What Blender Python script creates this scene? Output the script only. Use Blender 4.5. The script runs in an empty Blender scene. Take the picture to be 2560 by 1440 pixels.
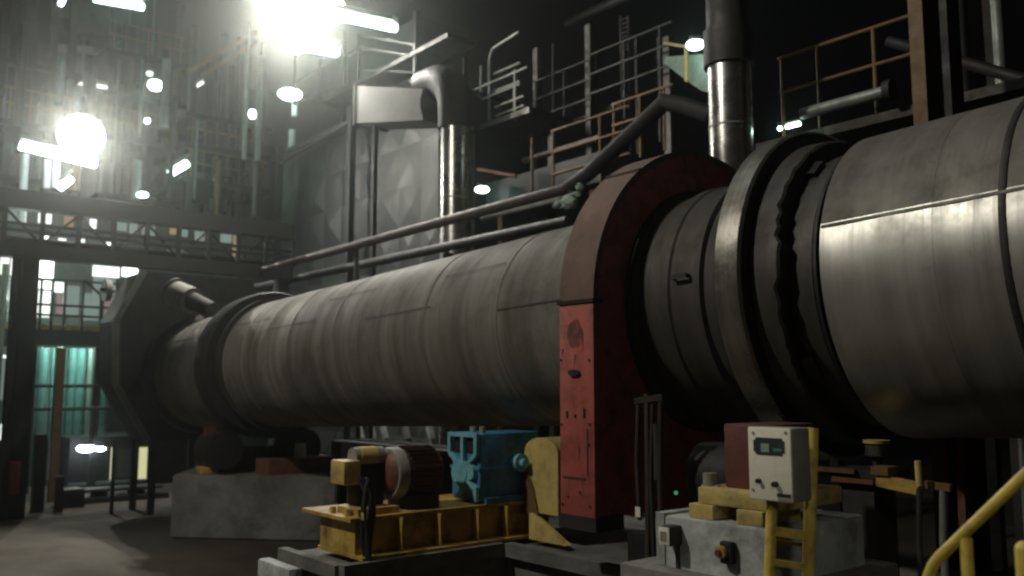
import bpy, bmesh, math, random, mathutils
from mathutils import Vector, Matrix
random.seed(7)
C = bpy.context.scene.collection
R = math.radians
# ---------------------------------------------------------------- photo survey (pixels of the 2560x1440 photograph -> metres)
F, HZ, CH = 2200., 970., 2.8
PITCH = math.atan((HZ-720)/F)
YAW = math.atan(1830/(F*math.cos(PITCH)+250*math.sin(PITCH)))
FW = (-math.cos(YAW), math.sin(YAW)); RT = (math.sin(YAW), math.cos(YAW))
def ray(px, py):
    r = px-1280; u = 720-py
    f = F*math.cos(PITCH)-u*math.sin(PITCH); z = u*math.cos(PITCH)+F*math.sin(PITCH)
    return (f*FW[0]+r*RT[0], f*FW[1]+r*RT[1], z)
def P(px, py, X=None, Y=None, Z=None):
    d = ray(px, py)
    t = X/d[0] if X is not None else (Y/d[1] if Y is not None else (Z-CH)/d[2])
    return Vector((d[0]*t, d[1]*t, CH+d[2]*t))
def x_at(px, Y, Z):                # X of a point at given depth and height that stands at that column of the survey
    lo, hi = -70., 1.
    def col(x):
        z = Z-CH; r = x*RT[0]+Y*RT[1]; f0 = x*FW[0]+Y*FW[1]
        return 1280+F*r/(f0*math.cos(PITCH)+z*math.sin(PITCH))
    for _ in range(60):
        m = (lo+hi)/2
        if col(m) < px: lo = m
        else: hi = m
    return (lo+hi)/2
S, KR, YK, Z0 = .0345, 1.2, 7.414, 3.815      # kiln slope, radius, axis
def ax(x): return Z0+S*x
# ---------------------------------------------------------------- mesh builder
class MB:
    def __init__(s): s.bm = bmesh.new()
    def box(s, x0, x1, y0, y1, z0, z1, rz=0, bev=0):
        c = Vector(((x0+x1)/2, (y0+y1)/2, (z0+z1)/2))
        m = Matrix.Translation(c) @ Matrix.Rotation(rz, 4, 'Z') @ Matrix.Diagonal((abs(x1-x0), abs(y1-y0), abs(z1-z0), 1))
        g = bmesh.ops.create_cube(s.bm, size=1, matrix=m)
        if bev:
            es = list({e for v in g['verts'] for e in v.link_edges})
            bmesh.ops.bevel(s.bm, geom=es, offset=bev, segments=2, affect='EDGES', profile=.5)
        return s
    def bar(s, a, b, w, h=None):
        a = Vector(a); b = Vector(b); h = h or w; d = b-a; L = d.length
        q = d.to_track_quat('Z', 'Y').to_matrix().to_4x4()
        m = Matrix.Translation((a+b)/2) @ q @ Matrix.Diagonal((w, h, L, 1))
        bmesh.ops.create_cube(s.bm, size=1, matrix=m); return s
    def cyl(s, a, b, r, r2=None, n=20, caps=True):
        a = Vector(a); b = Vector(b); d = b-a
        m = Matrix.Translation((a+b)/2) @ d.to_track_quat('Z', 'Y').to_matrix().to_4x4()
        bmesh.ops.create_cone(s.bm, cap_ends=caps, segments=n, radius1=r, radius2=r if r2 is None else r2, depth=d.length, matrix=m); return s
    def tube(s, pts, r, n=12):
        pts = [Vector(p) for p in pts]; rings = []
        u = None
        for i, p in enumerate(pts):
            d = (pts[min(i+1, len(pts)-1)]-pts[max(i-1, 0)]).normalized()
            if u is None: u = d.orthogonal().normalized()
            u = (u-d*u.dot(d)).normalized(); v = d.cross(u)
            rings.append([s.bm.verts.new(p+u*(r*math.cos(2*math.pi*k/n))+v*(r*math.sin(2*math.pi*k/n))) for k in range(n)])
        for a, b in zip(rings, rings[1:]):
            for k in range(n): s.bm.faces.new((a[k], a[(k+1) % n], b[(k+1) % n], b[k]))
        s.bm.faces.new(rings[0][::-1]); s.bm.faces.new(rings[-1]); return s
    def sphere(s, c, r, sc=(1, 1, 1), n=16):
        bmesh.ops.create_uvsphere(s.bm, u_segments=n, v_segments=n//2+2, radius=r, matrix=Matrix.Translation(c) @ Matrix.Diagonal((*sc, 1))); return s
    def prism(s, pts, vec):
        vec = Vector(vec); a = [s.bm.verts.new(Vector(p)) for p in pts]; b = [s.bm.verts.new(Vector(p)+vec) for p in pts]
        s.bm.faces.new(a); s.bm.faces.new(b[::-1]); n = len(a)
        for k in range(n): s.bm.faces.new((a[k], b[k], b[(k+1) % n], a[(k+1) % n]))
        return s
    def lathe(s, prof, n=96, a0=0, a1=360, yk=0, zk=0):
        # profile (x, r) round the local X axis; angle 0 faces the camera side (-Y), 90 is up
        full = abs(a1-a0) >= 360; m = n if full else n+1; rings = []
        for (x, r) in prof:
            rings.append([s.bm.verts.new((x, yk-r*math.cos(R(a0+(a1-a0)*k/n)), zk+r*math.sin(R(a0+(a1-a0)*k/n)))) for k in range(m)])
        for a, b in zip(rings, rings[1:]):
            for k in range(n): s.bm.faces.new((a[k], a[(k+1) % m], b[(k+1) % m], b[k]))
        return s
    def build(s, name, m, parent=None, local=False, smooth=True, flip=True):
        bmesh.ops.recalc_face_normals(s.bm, faces=s.bm.faces[:])
        me = bpy.data.meshes.new(name)
        if parent is not None and not local: bmesh.ops.translate(s.bm, verts=s.bm.verts[:], vec=-wloc(parent))
        s.bm.to_mesh(me); s.bm.free()
        if smooth:
            for p in me.polygons: p.use_smooth = True
            me.set_sharp_from_angle(angle=R(32))
        o = bpy.data.objects.new(name, me); C.objects.link(o); o.data.materials.append(m)
        if parent is not None: o.parent = parent
        return o
def wloc(o):
    v = Vector(o.location)
    while o.parent: o = o.parent; v += Vector(o.location)
    return v
def tag(o, label=None, cat=None, group=None, kind=None):
    if label: o['label'] = label
    if cat: o['category'] = cat
    if group: o['group'] = group
    if kind: o['kind'] = kind
    return o
def thing(name, label, cat, loc=(0, 0, 0), group=None):
    o = bpy.data.objects.new(name, None); C.objects.link(o); o.location = loc; o.empty_display_size = .2
    return tag(o, label, cat, group)
def single(name, mb, m, label, cat, group=None, origin=None):
    # a thing that is one mesh: origin moved to its own base
    bm = mb.bm; vs = [v.co for v in bm.verts]
    if origin is None:
        origin = Vector((sum(v.x for v in vs)/len(vs), sum(v.y for v in vs)/len(vs), min(v.z for v in vs)))
    bmesh.ops.translate(bm, verts=bm.verts[:], vec=-Vector(origin))
    o = mb.build(name, m); o.location = origin
    return tag(o, label, cat, group)
# ---------------------------------------------------------------- materials
def lin(r, g, b):
    f = lambda c: c/12.92 if c <= .04045 else ((c+.055)/1.055)**2.4
    return (f(r/255), f(g/255), f(b/255), 1)
MATS = {}
def mat(name, col, col2=None, rough=.6, metal=0., scale=2., stretch=(1, 1, 1), dirt=None, damt=.35, dscale=5., bump=.15, spec=.4, fine=18.):
    m = bpy.data.materials.new(name); m.use_nodes = True; nt = m.node_tree; N = nt.nodes; L = nt.links
    b = N['Principled BSDF']; tc = N.new('ShaderNodeTexCoord'); mp = N.new('ShaderNodeMapping'); mp.inputs['Scale'].default_value = stretch
    L.new(tc.outputs['Object'], mp.inputs['Vector'])
    n1 = N.new('ShaderNodeTexNoise'); n1.inputs['Scale'].default_value = scale; n1.inputs['Detail'].default_value = 6; n1.inputs['Roughness'].default_value = .65
    L.new(mp.outputs[0], n1.inputs['Vector'])
    cr = N.new('ShaderNodeValToRGB'); cr.color_ramp.elements[0].position = .36; cr.color_ramp.elements[1].position = .66
    col2 = col2 or tuple(c*.6 for c in col[:3])+(1,)
    cr.color_ramp.elements[0].color = col2 if len(col2) == 4 else (*col2, 1); cr.color_ramp.elements[1].color = col if len(col) == 4 else (*col, 1)
    L.new(n1.outputs['Fac'], cr.inputs['Fac'])
    n2 = N.new('ShaderNodeTexNoise'); n2.inputs['Scale'].default_value = dscale; n2.inputs['Detail'].default_value = 8; n2.inputs['Roughness'].default_value = .7
    L.new(tc.outputs['Object'], n2.inputs['Vector'])
    r2 = N.new('ShaderNodeValToRGB'); r2.color_ramp.elements[0].position = .48; r2.color_ramp.elements[1].position = .68
    r2.color_ramp.elements[0].color = (0, 0, 0, 1); r2.color_ramp.elements[1].color = (damt, damt, damt, 1)
    L.new(n2.outputs['Fac'], r2.inputs['Fac'])
    mx = N.new('ShaderNodeMix'); mx.data_type = 'RGBA'; L.new(r2.outputs[0], mx.inputs[0]); L.new(cr.outputs[0], mx.inputs[6])
    d = dirt or (.03, .026, .02); mx.inputs[7].default_value = (*d[:3], 1)
    L.new(mx.outputs[2], b.inputs['Base Color'])
    b.inputs['Metallic'].default_value = metal
    b.inputs['Specular IOR Level'].default_value = spec
    ma = N.new('ShaderNodeMapRange'); ma.inputs['From Min'].default_value = .3; ma.inputs['From Max'].default_value = .7
    ma.inputs['To Min'].default_value = max(.05, rough-.12); ma.inputs['To Max'].default_value = min(1, rough+.12)
    L.new(n2.outputs['Fac'], ma.inputs['Value']); L.new(ma.outputs[0], b.inputs['Roughness'])
    if bump:
        n3 = N.new('ShaderNodeTexNoise'); n3.inputs['Scale'].default_value = fine; n3.inputs['Detail'].default_value = 4
        L.new(mp.outputs[0], n3.inputs['Vector']); bp = N.new('ShaderNodeBump'); bp.inputs['Strength'].default_value = bump; bp.inputs['Distance'].default_value = .03
        L.new(n3.outputs['Fac'], bp.inputs['Height']); L.new(bp.outputs[0], b.inputs['Normal'])
    MATS[name] = m; return m
def emit(name, col, s):
    m = bpy.data.materials.new(name); m.use_nodes = True; N = m.node_tree.nodes; N.remove(N['Principled BSDF'])
    e = N.new('ShaderNodeEmission'); e.inputs[0].default_value = (*col, 1); e.inputs[1].default_value = s
    m.node_tree.links.new(e.outputs[0], N['Material Output'].inputs[0]); return m
M = dict(
 ground=mat('concrete_floor', (.085, .067, .05), (.042, .034, .027), .85, 0, .35, dirt=(.035, .03, .025), damt=.6, dscale=.6, bump=.3, fine=9),
 shell=mat('weathered_shell_steel', (.222, .208, .184), (.096, .09, .081), .68, .08, 1.9, (1.5, .13, .13), dirt=(.06, .052, .044), damt=.6, dscale=1.3, bump=.08),
 shell_dark=mat('sooty_shell_steel', (.085, .078, .07), (.045, .041, .038), .6, .3, 2.5, (1.4, .3, .3), damt=.4, dscale=2.5),
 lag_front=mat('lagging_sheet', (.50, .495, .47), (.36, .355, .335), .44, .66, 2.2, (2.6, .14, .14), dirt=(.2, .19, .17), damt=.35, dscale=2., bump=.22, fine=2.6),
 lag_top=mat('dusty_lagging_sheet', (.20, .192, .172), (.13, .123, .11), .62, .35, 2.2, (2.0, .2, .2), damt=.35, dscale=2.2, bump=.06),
 tyre=mat('polished_tyre_steel', (.50, .48, .43), (.30, .285, .26), .32, .9, 2.2, (6, .2, .2), damt=.15, dscale=2, bump=.03),
 black=mat('black_steel', (.028, .026, .026), (.018, .017, .018), .6, .2, 3, damt=.3),
 dark=mat('dark_steel', (.058, .053, .047), (.03, .028, .026), .6, .3, 2.2, damt=.4),
 brown=mat('brown_pipe', (.075, .055, .043), (.042, .032, .027), .6, .2, 2.2, damt=.4),
 red=mat('red_paint', (.47, .125, .10), (.34, .08, .065), .6, 0, 2.4, dirt=(.06, .035, .028), damt=.75, dscale=3.4, bump=.1),
 scorch=mat('scorched_paint', (.34, .095, .07), (.10, .05, .04), .7, 0, 7, damt=.6),
 red_dusty=mat('dusty_red_paint', (.20, .115, .092), (.12, .08, .066), .7, 0, 2., dirt=(.10, .085, .07), damt=.8, dscale=2.4, bump=.12),
 motor_red=mat('faded_red_paint', (.20, .068, .048), (.12, .045, .035), .55, 0, 4, damt=.5),
 motor=mat('shaded_motor_paint', (.10, .045, .036), (.06, .03, .025), .6, 0, 3, damt=.5),  # shade of the motor's unlit side put into the base colour
 maroon=mat('maroon_paint', (.17, .055, .045), (.11, .04, .035), .6, 0, 2.5, damt=.5),
 yellow=mat('yellow_paint', (.60, .42, .10), (.38, .24, .06), .5, 0, 3, dirt=(.06, .04, .022), damt=.85, dscale=4, bump=.1),
 pale_yellow=mat('pale_yellow_paint', (.66, .52, .20), (.5, .38, .13), .5, 0, 3, dirt=(.12, .09, .05), damt=.55, dscale=5),
 rail=mat('yellow_handrail_paint', (.74, .58, .13), (.54, .41, .08), .4, 0, 4, dirt=(.1, .07, .03), damt=.55, dscale=9, bump=.08),
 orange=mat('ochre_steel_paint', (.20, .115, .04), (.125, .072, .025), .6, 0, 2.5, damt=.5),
 blue=mat('blue_paint', (.075, .29, .48), (.045, .19, .34), .5, 0, 2.6, dirt=(.03, .045, .05), damt=.7, dscale=4.5, bump=.1),
 blue_pale=mat('pale_blue_cast_iron', (.22, .52, .60), (.15, .42, .50), .5, 0, 3, dirt=(.05, .08, .09), damt=.45, dscale=7),
 concrete=mat('grey_concrete', (.20, .20, .185), (.11, .11, .10), .85, 0, 1.3, dirt=(.06, .055, .05), damt=.65, dscale=1.8, bump=.35, fine=14),
 concrete_pale=mat('painted_concrete', (.50, .53, .53), (.32, .34, .34), .8, 0, 2.4, dirt=(.12, .12, .11), damt=.6, dscale=3.6, bump=.3),
 white=mat('white_enamel', (.82, .80, .69), (.74, .72, .61), .45, 0, 3, dirt=(.35, .32, .25), damt=.35, dscale=5, bump=.03),
 grey=mat('grey_enamel', (.30, .295, .26), (.22, .215, .19), .55, 0, 3, damt=.3),
 chrome=mat('aluminium_duct', (.62, .61, .58), (.46, .45, .43), .28, .95, 2, (.4, .4, 3), damt=.15, dscale=2, bump=.03),
 cladpipe=mat('pale_pipe_cladding', (.30, .33, .31), (.20, .22, .205), .45, .3, 2, damt=.3),
 litpipe=mat('lit_pipe_cladding', (.74, .78, .74), (.55, .6, .56), .5, 0, 2, damt=.25),  # lamplight put into the colour: brighter copy of the pale pipe cladding
 teal=mat('teal_column_paint', (.12, .25, .23), (.08, .17, .165), .6, 0, 2, damt=.4),
 sheet=mat('grey_plastic_sheet', (.055, .057, .055), (.028, .03, .028), .5, .2, 1.2, dirt=(.03, .03, .028), damt=.4, dscale=1.2, bump=.3, fine=3),
 banner=mat('pale_canvas', (.15, .147, .143), (.12, .117, .113), .8, 0, 1.2, dirt=(.25, .24, .23), damt=.3, dscale=2),
 insul=mat('pale_insulation', (.34, .42, .37), (.2, .26, .23), .8, 0, 3, damt=.3, dscale=5, bump=.5),
 rust=mat('rusty_steel', (.20, .085, .045), (.11, .055, .035), .8, .1, 4, damt=.4),
 redpipe=mat('red_pipe_paint', (.40, .05, .06), None, .5, 0, 4),
 rubber=mat('black_cable', (.022, .022, .024), None, .55, 0, 6),
 glass=mat('meter_glass', (.05, .07, .065), (.03, .045, .045), .12, 0, 3, damt=0, bump=0),
 wall=mat('dark_wall_cladding', (.10, .098, .092), (.06, .058, .055), .75, .1, 1.2, (1, 1, .2), damt=.4, dscale=.8, bump=.2),
 green=emit('green_indicator', (.05, .8, .3), .35),
 hps=emit('floodlight_lens', (1, .97, .86), 9.),
 globe=emit('globe_lens', (1, .97, .87), 9.),
 tube=emit('fluorescent_tube_glass', (.66, 1., .88), 15.),
 tube_v=emit('cool_tube_glass', (.80, .92, 1.), 15.),
 lamp=emit('bulkhead_lens', (.70, 1., .88), 15.),
 win_b=emit('bright_pane', (.93, 1., .97), 4.),
 win_p=emit('pinkish_pane', (.75, .55, .52), .30),
 win_o=emit('warm_pane', (.85, .62, .36), .35),
 win_g=emit('green_pane', (.25, .55, .45), .16),
 win_w=emit('lit_pane', (.93, 1., .93), 1.6),
 win_t=emit('lit_pane_dim', (.62, .80, .72), .30),
 win_y=emit('lit_pane_yellow', (1., 1., .55), .62),
)
# ---------------------------------------------------------------- setting
g = MB(); g.bm.faces.new([g.bm.verts.new(v) for v in ((-900, -900, 0), (900, -900, 0), (900, 900, 0), (-900, 900, 0))])
tag(g.build('ground', M['ground']), kind='structure')
hz = MB().box(-66, 8, -16, 46, -1.0, 30).build('haze', M['ground']); hz.data.materials.clear(); tag(hz, kind='stuff')
hm = bpy.data.materials.new('plant_haze'); hm.use_nodes = True; hm.node_tree.nodes.remove(hm.node_tree.nodes['Principled BSDF'])
pv = hm.node_tree.nodes.new('ShaderNodeVolumePrincipled'); pv.inputs['Color'].default_value = (.90, .95, .91, 1); pv.inputs['Density'].default_value = .0030; pv.inputs['Anisotropy'].default_value = .93
hm.node_tree.links.new(pv.outputs[0], hm.node_tree.nodes['Material Output'].inputs['Volume']); hz.data.materials.append(hm)
# ---------------------------------------------------------------- the kiln
kiln = thing('rotary_kiln', 'long rust-grey rotary kiln drum running diagonally across the plant', 'rotary kiln', (0, YK, Z0))
kiln.rotation_euler = (0, -math.atan(S), 0)
def kpart(name, prof, m, **k):
    mb = MB(); mb.lathe(prof, **k); return mb.build(name, m, kiln, local=True)
prof = []                       # far shell: courses of plate with welded seams a few mm proud
x = -20.2
while x < -6.1:
    x2 = min(x+random.choice((.9, 1.5, 1.9, 2.4)), -6.1); dr = random.uniform(-.004, .004)
    prof += [(x, 1.2+dr), (x2-.05, 1.2+dr), (x2-.045, 1.205), (x2-.005, 1.205)]; x = x2
kpart('far_shell', prof, M['shell'], n=128)
seams = []
for xs, xe, an in ((-15.6, -14.3, 34), (-14.2, -12.4, 22), (-12.3, -10.9, 40), (-10.8, -9.2, 15), (-9.1, -7.9, 36), (-7.8, -6.4, 6), (-19.2, -17.3, 30)):
    mb = MB(); mb.lathe([(xs, 1.195), (xs, 1.206), (xe, 1.206), (xe, 1.195)], n=2, a0=an, a1=an+.9); mb.build('plate_seam', M['shell_dark'], kiln, local=True)
kpart('end_seal', [(-20.2, 1.2), (-20.2, 1.33), (-19.72, 1.33), (-19.66, 1.2)], M['dark'])
ft = kpart('far_riding_ring', [(-16.75, 1.2), (-16.75, 1.40), (-16.71, 1.42), (-16.19, 1.42), (-16.15, 1.40), (-16.15, 1.2)], M['black'])
kpart('ring_stop', [(-15.98, 1.2), (-15.98, 1.29), (-15.86, 1.29), (-15.86, 1.2)], M['dark'])
kpart('ring_stop', [(-17.05, 1.2), (-17.05, 1.29), (-16.93, 1.29), (-16.93, 1.2)], M['dark'])
kpart('middle_shell', [(-6.1, 1.17), (-5.42, 1.17), (-5.40, 1.205), (-5.28, 1.205), (-5.26, 1.185), (-4.98, 1.185), (-4.96, 1.225), (-4.90, 1.225), (-4.88, 1.18), (-3.6, 1.18)], M['shell_dark'], n=128)
kpart('gear_flange', [(-5.72, 1.17), (-5.72, 1.235), (-5.66, 1.235), (-5.66, 1.17)], M['dark'])
kpart('riding_ring', [(-4.53, 1.2), (-4.53, 1.49), (-4.51, 1.51), (-4.29, 1.51), (-4.27, 1.49), (-4.26, 1.2)], M['tyre'], n=160)
kpart('ring_side', [(-4.266, 1.2), (-4.266, 1.475)], M['black'], n=128)
mb = MB(); n = 120; rg = []     # retaining ring with a ragged, worn near edge
for k in range(n):
    a = 360*k/n; e = -4.03+.03*mathutils.noise.noise(Vector((a*.09, 2, 0)))+.03*mathutils.noise.noise(Vector((a*.35, 7, 0)))+(.035 if (k//5) % 4 == 0 else 0)
    rg.append([mb.bm.verts.new((xx, -rr*math.cos(R(a)), rr*math.sin(R(a)))) for xx, rr in ((-4.25, 1.19), (-4.25, 1.375), (e-.02, 1.36+.012*mathutils.noise.noise(Vector((a*.2, 0, 3)))), (e, 1.34), (e, 1.19))])
for k in range(n):
    p, q = rg[k], rg[(k+1) % n]
    for i in range(4): mb.bm.faces.new((p[i], q[i], q[i+1], p[i+1]))
mb.build('retaining_ring', M['shell_dark'], kiln, local=True)
for a in (47, 118, 200, 320):
    mb = MB(); mb.lathe([(-4.02, 1.19), (-4.02, 1.27), (-3.93, 1.25), (-3.93, 1.19)], n=4, a0=a, a1=a+random.uniform(7, 12)); mb.build('wedge', M['black'], kiln, local=True)
mb = MB(); mb.lathe([(-5.2, 1.17), (-5.2, 1.25), (-5.03, 1.25), (-5.03, 1.17)], n=2, a0=6.5, a1=8.5); mb.build('lug', M['black'], kiln, local=True)
kpart('shell_band', [(-3.99, 1.18), (-3.99, 1.205), (-3.80, 1.205), (-3.80, 1.18)], M['shell_dark'])
kpart('shell_band', [(-3.77, 1.18), (-3.77, 1.24), (-3.74, 1.24), (-3.74, 1.18)], M['black'])
# lagged near drum: dusty upper sheets, shinier sheets below the long seam, overlapping courses
cx = [-3.67, -3.22, -2.80, -2.52, -2.33, -1.3, .2, 1.8]
for i in range(len(cx)-1):
    a, b = cx[i], cx[i+1]; r = 1.30+(.0015 if i % 2 else 0)
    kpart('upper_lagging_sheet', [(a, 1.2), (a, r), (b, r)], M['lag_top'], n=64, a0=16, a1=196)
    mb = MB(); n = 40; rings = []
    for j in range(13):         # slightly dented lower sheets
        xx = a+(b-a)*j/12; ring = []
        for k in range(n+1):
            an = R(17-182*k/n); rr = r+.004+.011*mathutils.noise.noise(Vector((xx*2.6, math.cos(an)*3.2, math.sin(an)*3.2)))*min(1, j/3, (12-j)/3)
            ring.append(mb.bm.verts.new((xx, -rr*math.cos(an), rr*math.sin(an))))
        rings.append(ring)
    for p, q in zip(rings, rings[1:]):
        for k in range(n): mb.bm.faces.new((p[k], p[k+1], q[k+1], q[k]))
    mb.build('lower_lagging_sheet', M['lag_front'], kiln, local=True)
for xx, wd, mm in ((-2.36, .05, 'dark'),): kpart('lagging_strap', [(xx, 1.29), (xx, 1.309), (xx+wd*.2, 1.311), (xx+wd*.8, 1.311), (xx+wd, 1.307), (xx+wd, 1.29)], M[mm])
mb = MB(); mb.lathe([(-3.66, 1.295), (-3.66, 1.312), (1.7, 1.312), (1.7, 1.295)], n=3, a0=15.4, a1=16.4); mb.build('long_seam', M['lag_top'], kiln, local=True)
# ---------------------------------------------------------------- red girth gear guard
XA, XB = -6.22, -5.76          # thickness along the kiln
RO, RI = 1.68, 1.235; ZB = 1.63
gz = ax(-6.0)
gg = thing('gear_guard', 'tall red steel guard arching over the kiln drum in the middle', 'gear guard', (-6, YK-RO, ZB))
mb = MB(); mb.lathe([(XA, RO-.06), (XA, RO), (XB, RO), (XB, RO-.06)], n=64, a0=0, a1=180, yk=YK, zk=gz); mb.build('arch_cover', M['red_dusty'], gg)
def plate(x, t, name):          # side plate: horseshoe with a round hole and straight skirts
    mb = MB(); bm = mb.bm; o, i = [], []
    N_ = 72
    for k in range(N_):
        a = 2*math.pi*k/N_; c, s_ = math.cos(a), math.sin(a)
        i.append((YK-RI*c, gz+RI*s_))
        if s_ >= 0: o.append((YK-(RO-.012)*c, gz+(RO-.012)*s_))
        else:
            sc = min((RO-.012)/max(abs(c), 1e-6), (gz-ZB)/max(-s_, 1e-6)); o.append((YK-sc*c, gz+sc*s_))
    vs = [[[bm.verts.new((xx, q[0], q[1])) for q in lst] for lst in (o, i)] for xx in (x, x+t)]
    for k in range(N_):
        k2 = (k+1) % N_
        bm.faces.new((vs[0][0][k], vs[0][0][k2], vs[0][1][k2], vs[0][1][k])); bm.faces.new((vs[1][0][k], vs[1][1][k], vs[1][1][k2], vs[1][0][k2]))
        bm.faces.new((vs[0][0][k], vs[1][0][k], vs[1][0][k2], vs[0][0][k2])); bm.faces.new((vs[0][1][k], vs[0][1][k2], vs[1][1][k2], vs[1][1][k]))
    mb.build(name, M['red'], gg, smooth=False)
plate(XB-.03, .018, 'side_plate'); plate(XA+.012, .018, 'side_plate')
yf = YK-RO
mb = MB().box(XA, XB, yf-.004, yf+.09, ZB, gz-.015, bev=.012); col = mb.build('front_column', M['red'], gg)
mb = MB().box(XA, XB, YK+RO-.09, YK+RO+.004, ZB, gz-.015, bev=.012); mb.build('rear_column', M['red'], gg)
mb = MB().box(XA-.02, XB+.015, yf-.02, yf+.12, gz-.018, gz+.018); mb.lathe([(XB-.012, RI), (XB+.006, RI), (XB+.006, RI+.022), (XB-.012, RI+.022)], n=72, yk=YK, zk=gz)
mb.build('joint_strip', M['black'], gg)
mb = MB().box(XA-.01, XB+.02, yf-.015, yf+.35, ZB-.12, ZB+.005); mb.build('base_shoe', M['dark'], gg)
mb = MB()                       # dark stencil strokes and scuffs on the column front
def onfront(px, py): return P(px, py, Y=yf-.006)
for px, y0, y1, w in ((1418, 1028, 1045, 5), (1438, 1036, 1045, 5), (1461, 1021, 1045, 5)):
    a, b = onfront(px-w/2, y1), onfront(px+w/2, y0); MB().box(a.x, b.x, yf-.009, yf-.0045, a.z, b.z).build('stencil_mark', M['black'], gg)
a = onfront(1437, 932); mb = MB().cyl((a.x, yf-.0045, a.z), (a.x, yf-.03, a.z), .055, n=20); bmesh.ops.scale(mb.bm, vec=(1.35, 1, .55), verts=mb.bm.verts[:], space=Matrix.Translation(-Vector((a.x, yf, a.z)))); mb.build('oil_port', M['dark'], gg)
mb = MB(); a = onfront(1408, 1190); b = onfront(1464, 1193); mb.box(a.x, b.x, yf-.012, yf-.0045, a.z-.012, a.z+.006); a = onfront(1467, 1072); b = onfront(1469, 1190); mb.box(a.x, a.x+.012, yf-.012, yf-.0045, b.z, a.z); mb.build('inspection_flap', M['maroon'], gg)
gr = random.Random(5); mb = MB()
for k in range(7):
    px = gr.uniform(1404, 1472); py = gr.uniform(770, 1240); h = gr.uniform(12, 46); a, b = onfront(px, py+h), onfront(px+gr.uniform(2, 5), py); mb.prism([(a.x, yf-.0048, a.z), (b.x, yf-.0048, b.z), (a.x, yf-.0048, b.z)], (0, -.0012, 0))
mb.build('grease_run', M['maroon'], gg)['kind'] = 'stuff'
a = onfront(1436, 835); mb = MB(); n = 22
n = 40; rad = lambda t: 1+.22*mathutils.noise.noise(Vector((math.cos(t)*1.6, math.sin(t)*1.6, 4)))
mb.prism([(a.x+.105*rad(2*math.pi*k/n)*math.cos(2*math.pi*k/n), yf-.0046, a.z+.14*rad(2*math.pi*k/n)*math.sin(2*math.pi*k/n)) for k in range(n)], (0, -.001, 0)); mb.build('scorch_patch', M['scorch'], gg)
mb = MB()
for px, py in ((1402, 752), (1472, 752), (1403, 900), (1473, 900), (1404, 1060), (1474, 1060), (1407, 1260), (1475, 1265), (1472, 1110), (1420, 1240), (1450, 1230)):
    a = onfront(px, py); mb.cyl((a.x, yf-.0045, a.z), (a.x, yf-.018, a.z), .011, n=8)
mb.build('bolt', M['maroon'], gg)
mb = MB()
for t in range(8, 178, 13):
    a = R(t); y, z = YK-(RO-.07)*math.cos(a), gz+(RO-.07)*math.sin(a); mb.cyl((XB-.014, y, z), (XB+.004, y, z), .016, n=8)
mb.build('bolt_row', M['maroon'], gg)['kind'] = 'stuff'
for t in (52, 118): mb = MB(); mb.lathe([(XA-.004, RO), (XA-.004, RO+.012), (XB+.004, RO+.012), (XB+.004, RO)], n=2, a0=t, a1=t+1.6, yk=YK, zk=gz); mb.build('cover_strap', M['dark'], gg)
# ---------------------------------------------------------------- burner hood at the far end
hd = thing('kiln_hood', 'dark eight-sided firing hood closing the far left end of the kiln', 'kiln hood', (-21.1, 7.4, 0))
oc = [(5.60, 4.29), (6.15, 5.42), (8.70, 5.42), (9.25, 4.3), (9.25, 2.9), (8.45, 1.62), (6.40, 1.62), (5.66, 2.89)]
mb = MB().prism([(-20.5, y, z) for y, z in oc], (-1.3, 0, 0)); mb.build('casing', M['dark'], hd, smooth=False)
mb = MB()
for (a, b) in ((oc[0], oc[1]), (oc[7], oc[0]), (oc[6], oc[7])): mb.bar((-20.47, *a), (-20.47, *b), .09, .13)
mb.build('lit_rim', M['grey'], hd)  # left edges only: light on the casing sides put in as paler grey
for x_, y in ((-20.56, 6.55), (-20.56, 7.4), (-20.56, 8.3), (-21.7, 6.5), (-21.7, 8.4)): MB().bar((x_, y, 1.618), (x_, y, 0), .13).build('support_leg', M['dark'], hd)
mb = MB().cyl((-21.15, 5.62, 5.0), (-21.15, 5.50, 5.0), .25, n=24).cyl((-21.15, 5.72, 5.0), (-21.15, 5.4, 5.0), .06, n=12); mb.build('round_flange', M['grey'], hd)
sn = thing('seal_blower', 'stubby round air blower duct above the far kiln end by the hood', 'blower', (-20, 6.6, 4.9))
a, b, c2 = P(440, 735, X=-20.1), P(480, 752, X=-19.6), P(530, 775, X=-18.9)
MB().cyl(a, b, .30, n=24).build('duct', M['grey'], sn); MB().cyl(b, c2, .2, .17, n=20).build('nozzle', M['dark'], sn)
MB().cyl(a-(b-a).normalized()*.08, a, .36, n=24).build('flange', M['dark'], sn)
mb = MB(); mb.bar(b, b+Vector((0, .6, -.55)), .12); mb.build('bracket', M['dark'], sn)
# ---------------------------------------------------------------- concrete piers and foundations
A_, B_ = P(424, 1346, Z=0), P(838, 1356, Z=0); q = Vector((-1.6, 1.0, 0))
pf = MB().prism([A_, B_, B_+q, A_+q], (0, 0, 1.16)); bmesh.ops.bevel(pf.bm, geom=pf.bm.edges[:], offset=.03, segments=2, affect='EDGES')
single('concrete_pier', pf, M['concrete'], 'stained grey concrete pier under the far riding ring on the left', 'concrete pier')
tr = thing('support_roller', 'dark steel roller station on the pier under the far riding ring', 'support roller', (-16.5, 6.9, 1.16))
MB().cyl((-17.2, 6.6, 1.62), (-16.55, 6.6, 1.62), .36, n=32).build('roller', M['black'], tr)
MB().cyl((-17.2, 8.25, 1.62), (-16.55, 8.25, 1.62), .36, n=32).build('roller', M['black'], tr)
MB().box(-17.4, -17.25, 6.7, 8.6, 1.16, 1.62).box(-16.5, -15.9, 7.2, 8.6, 1.164, 1.45).build('bearing_frame', M['rust'], tr)
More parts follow.
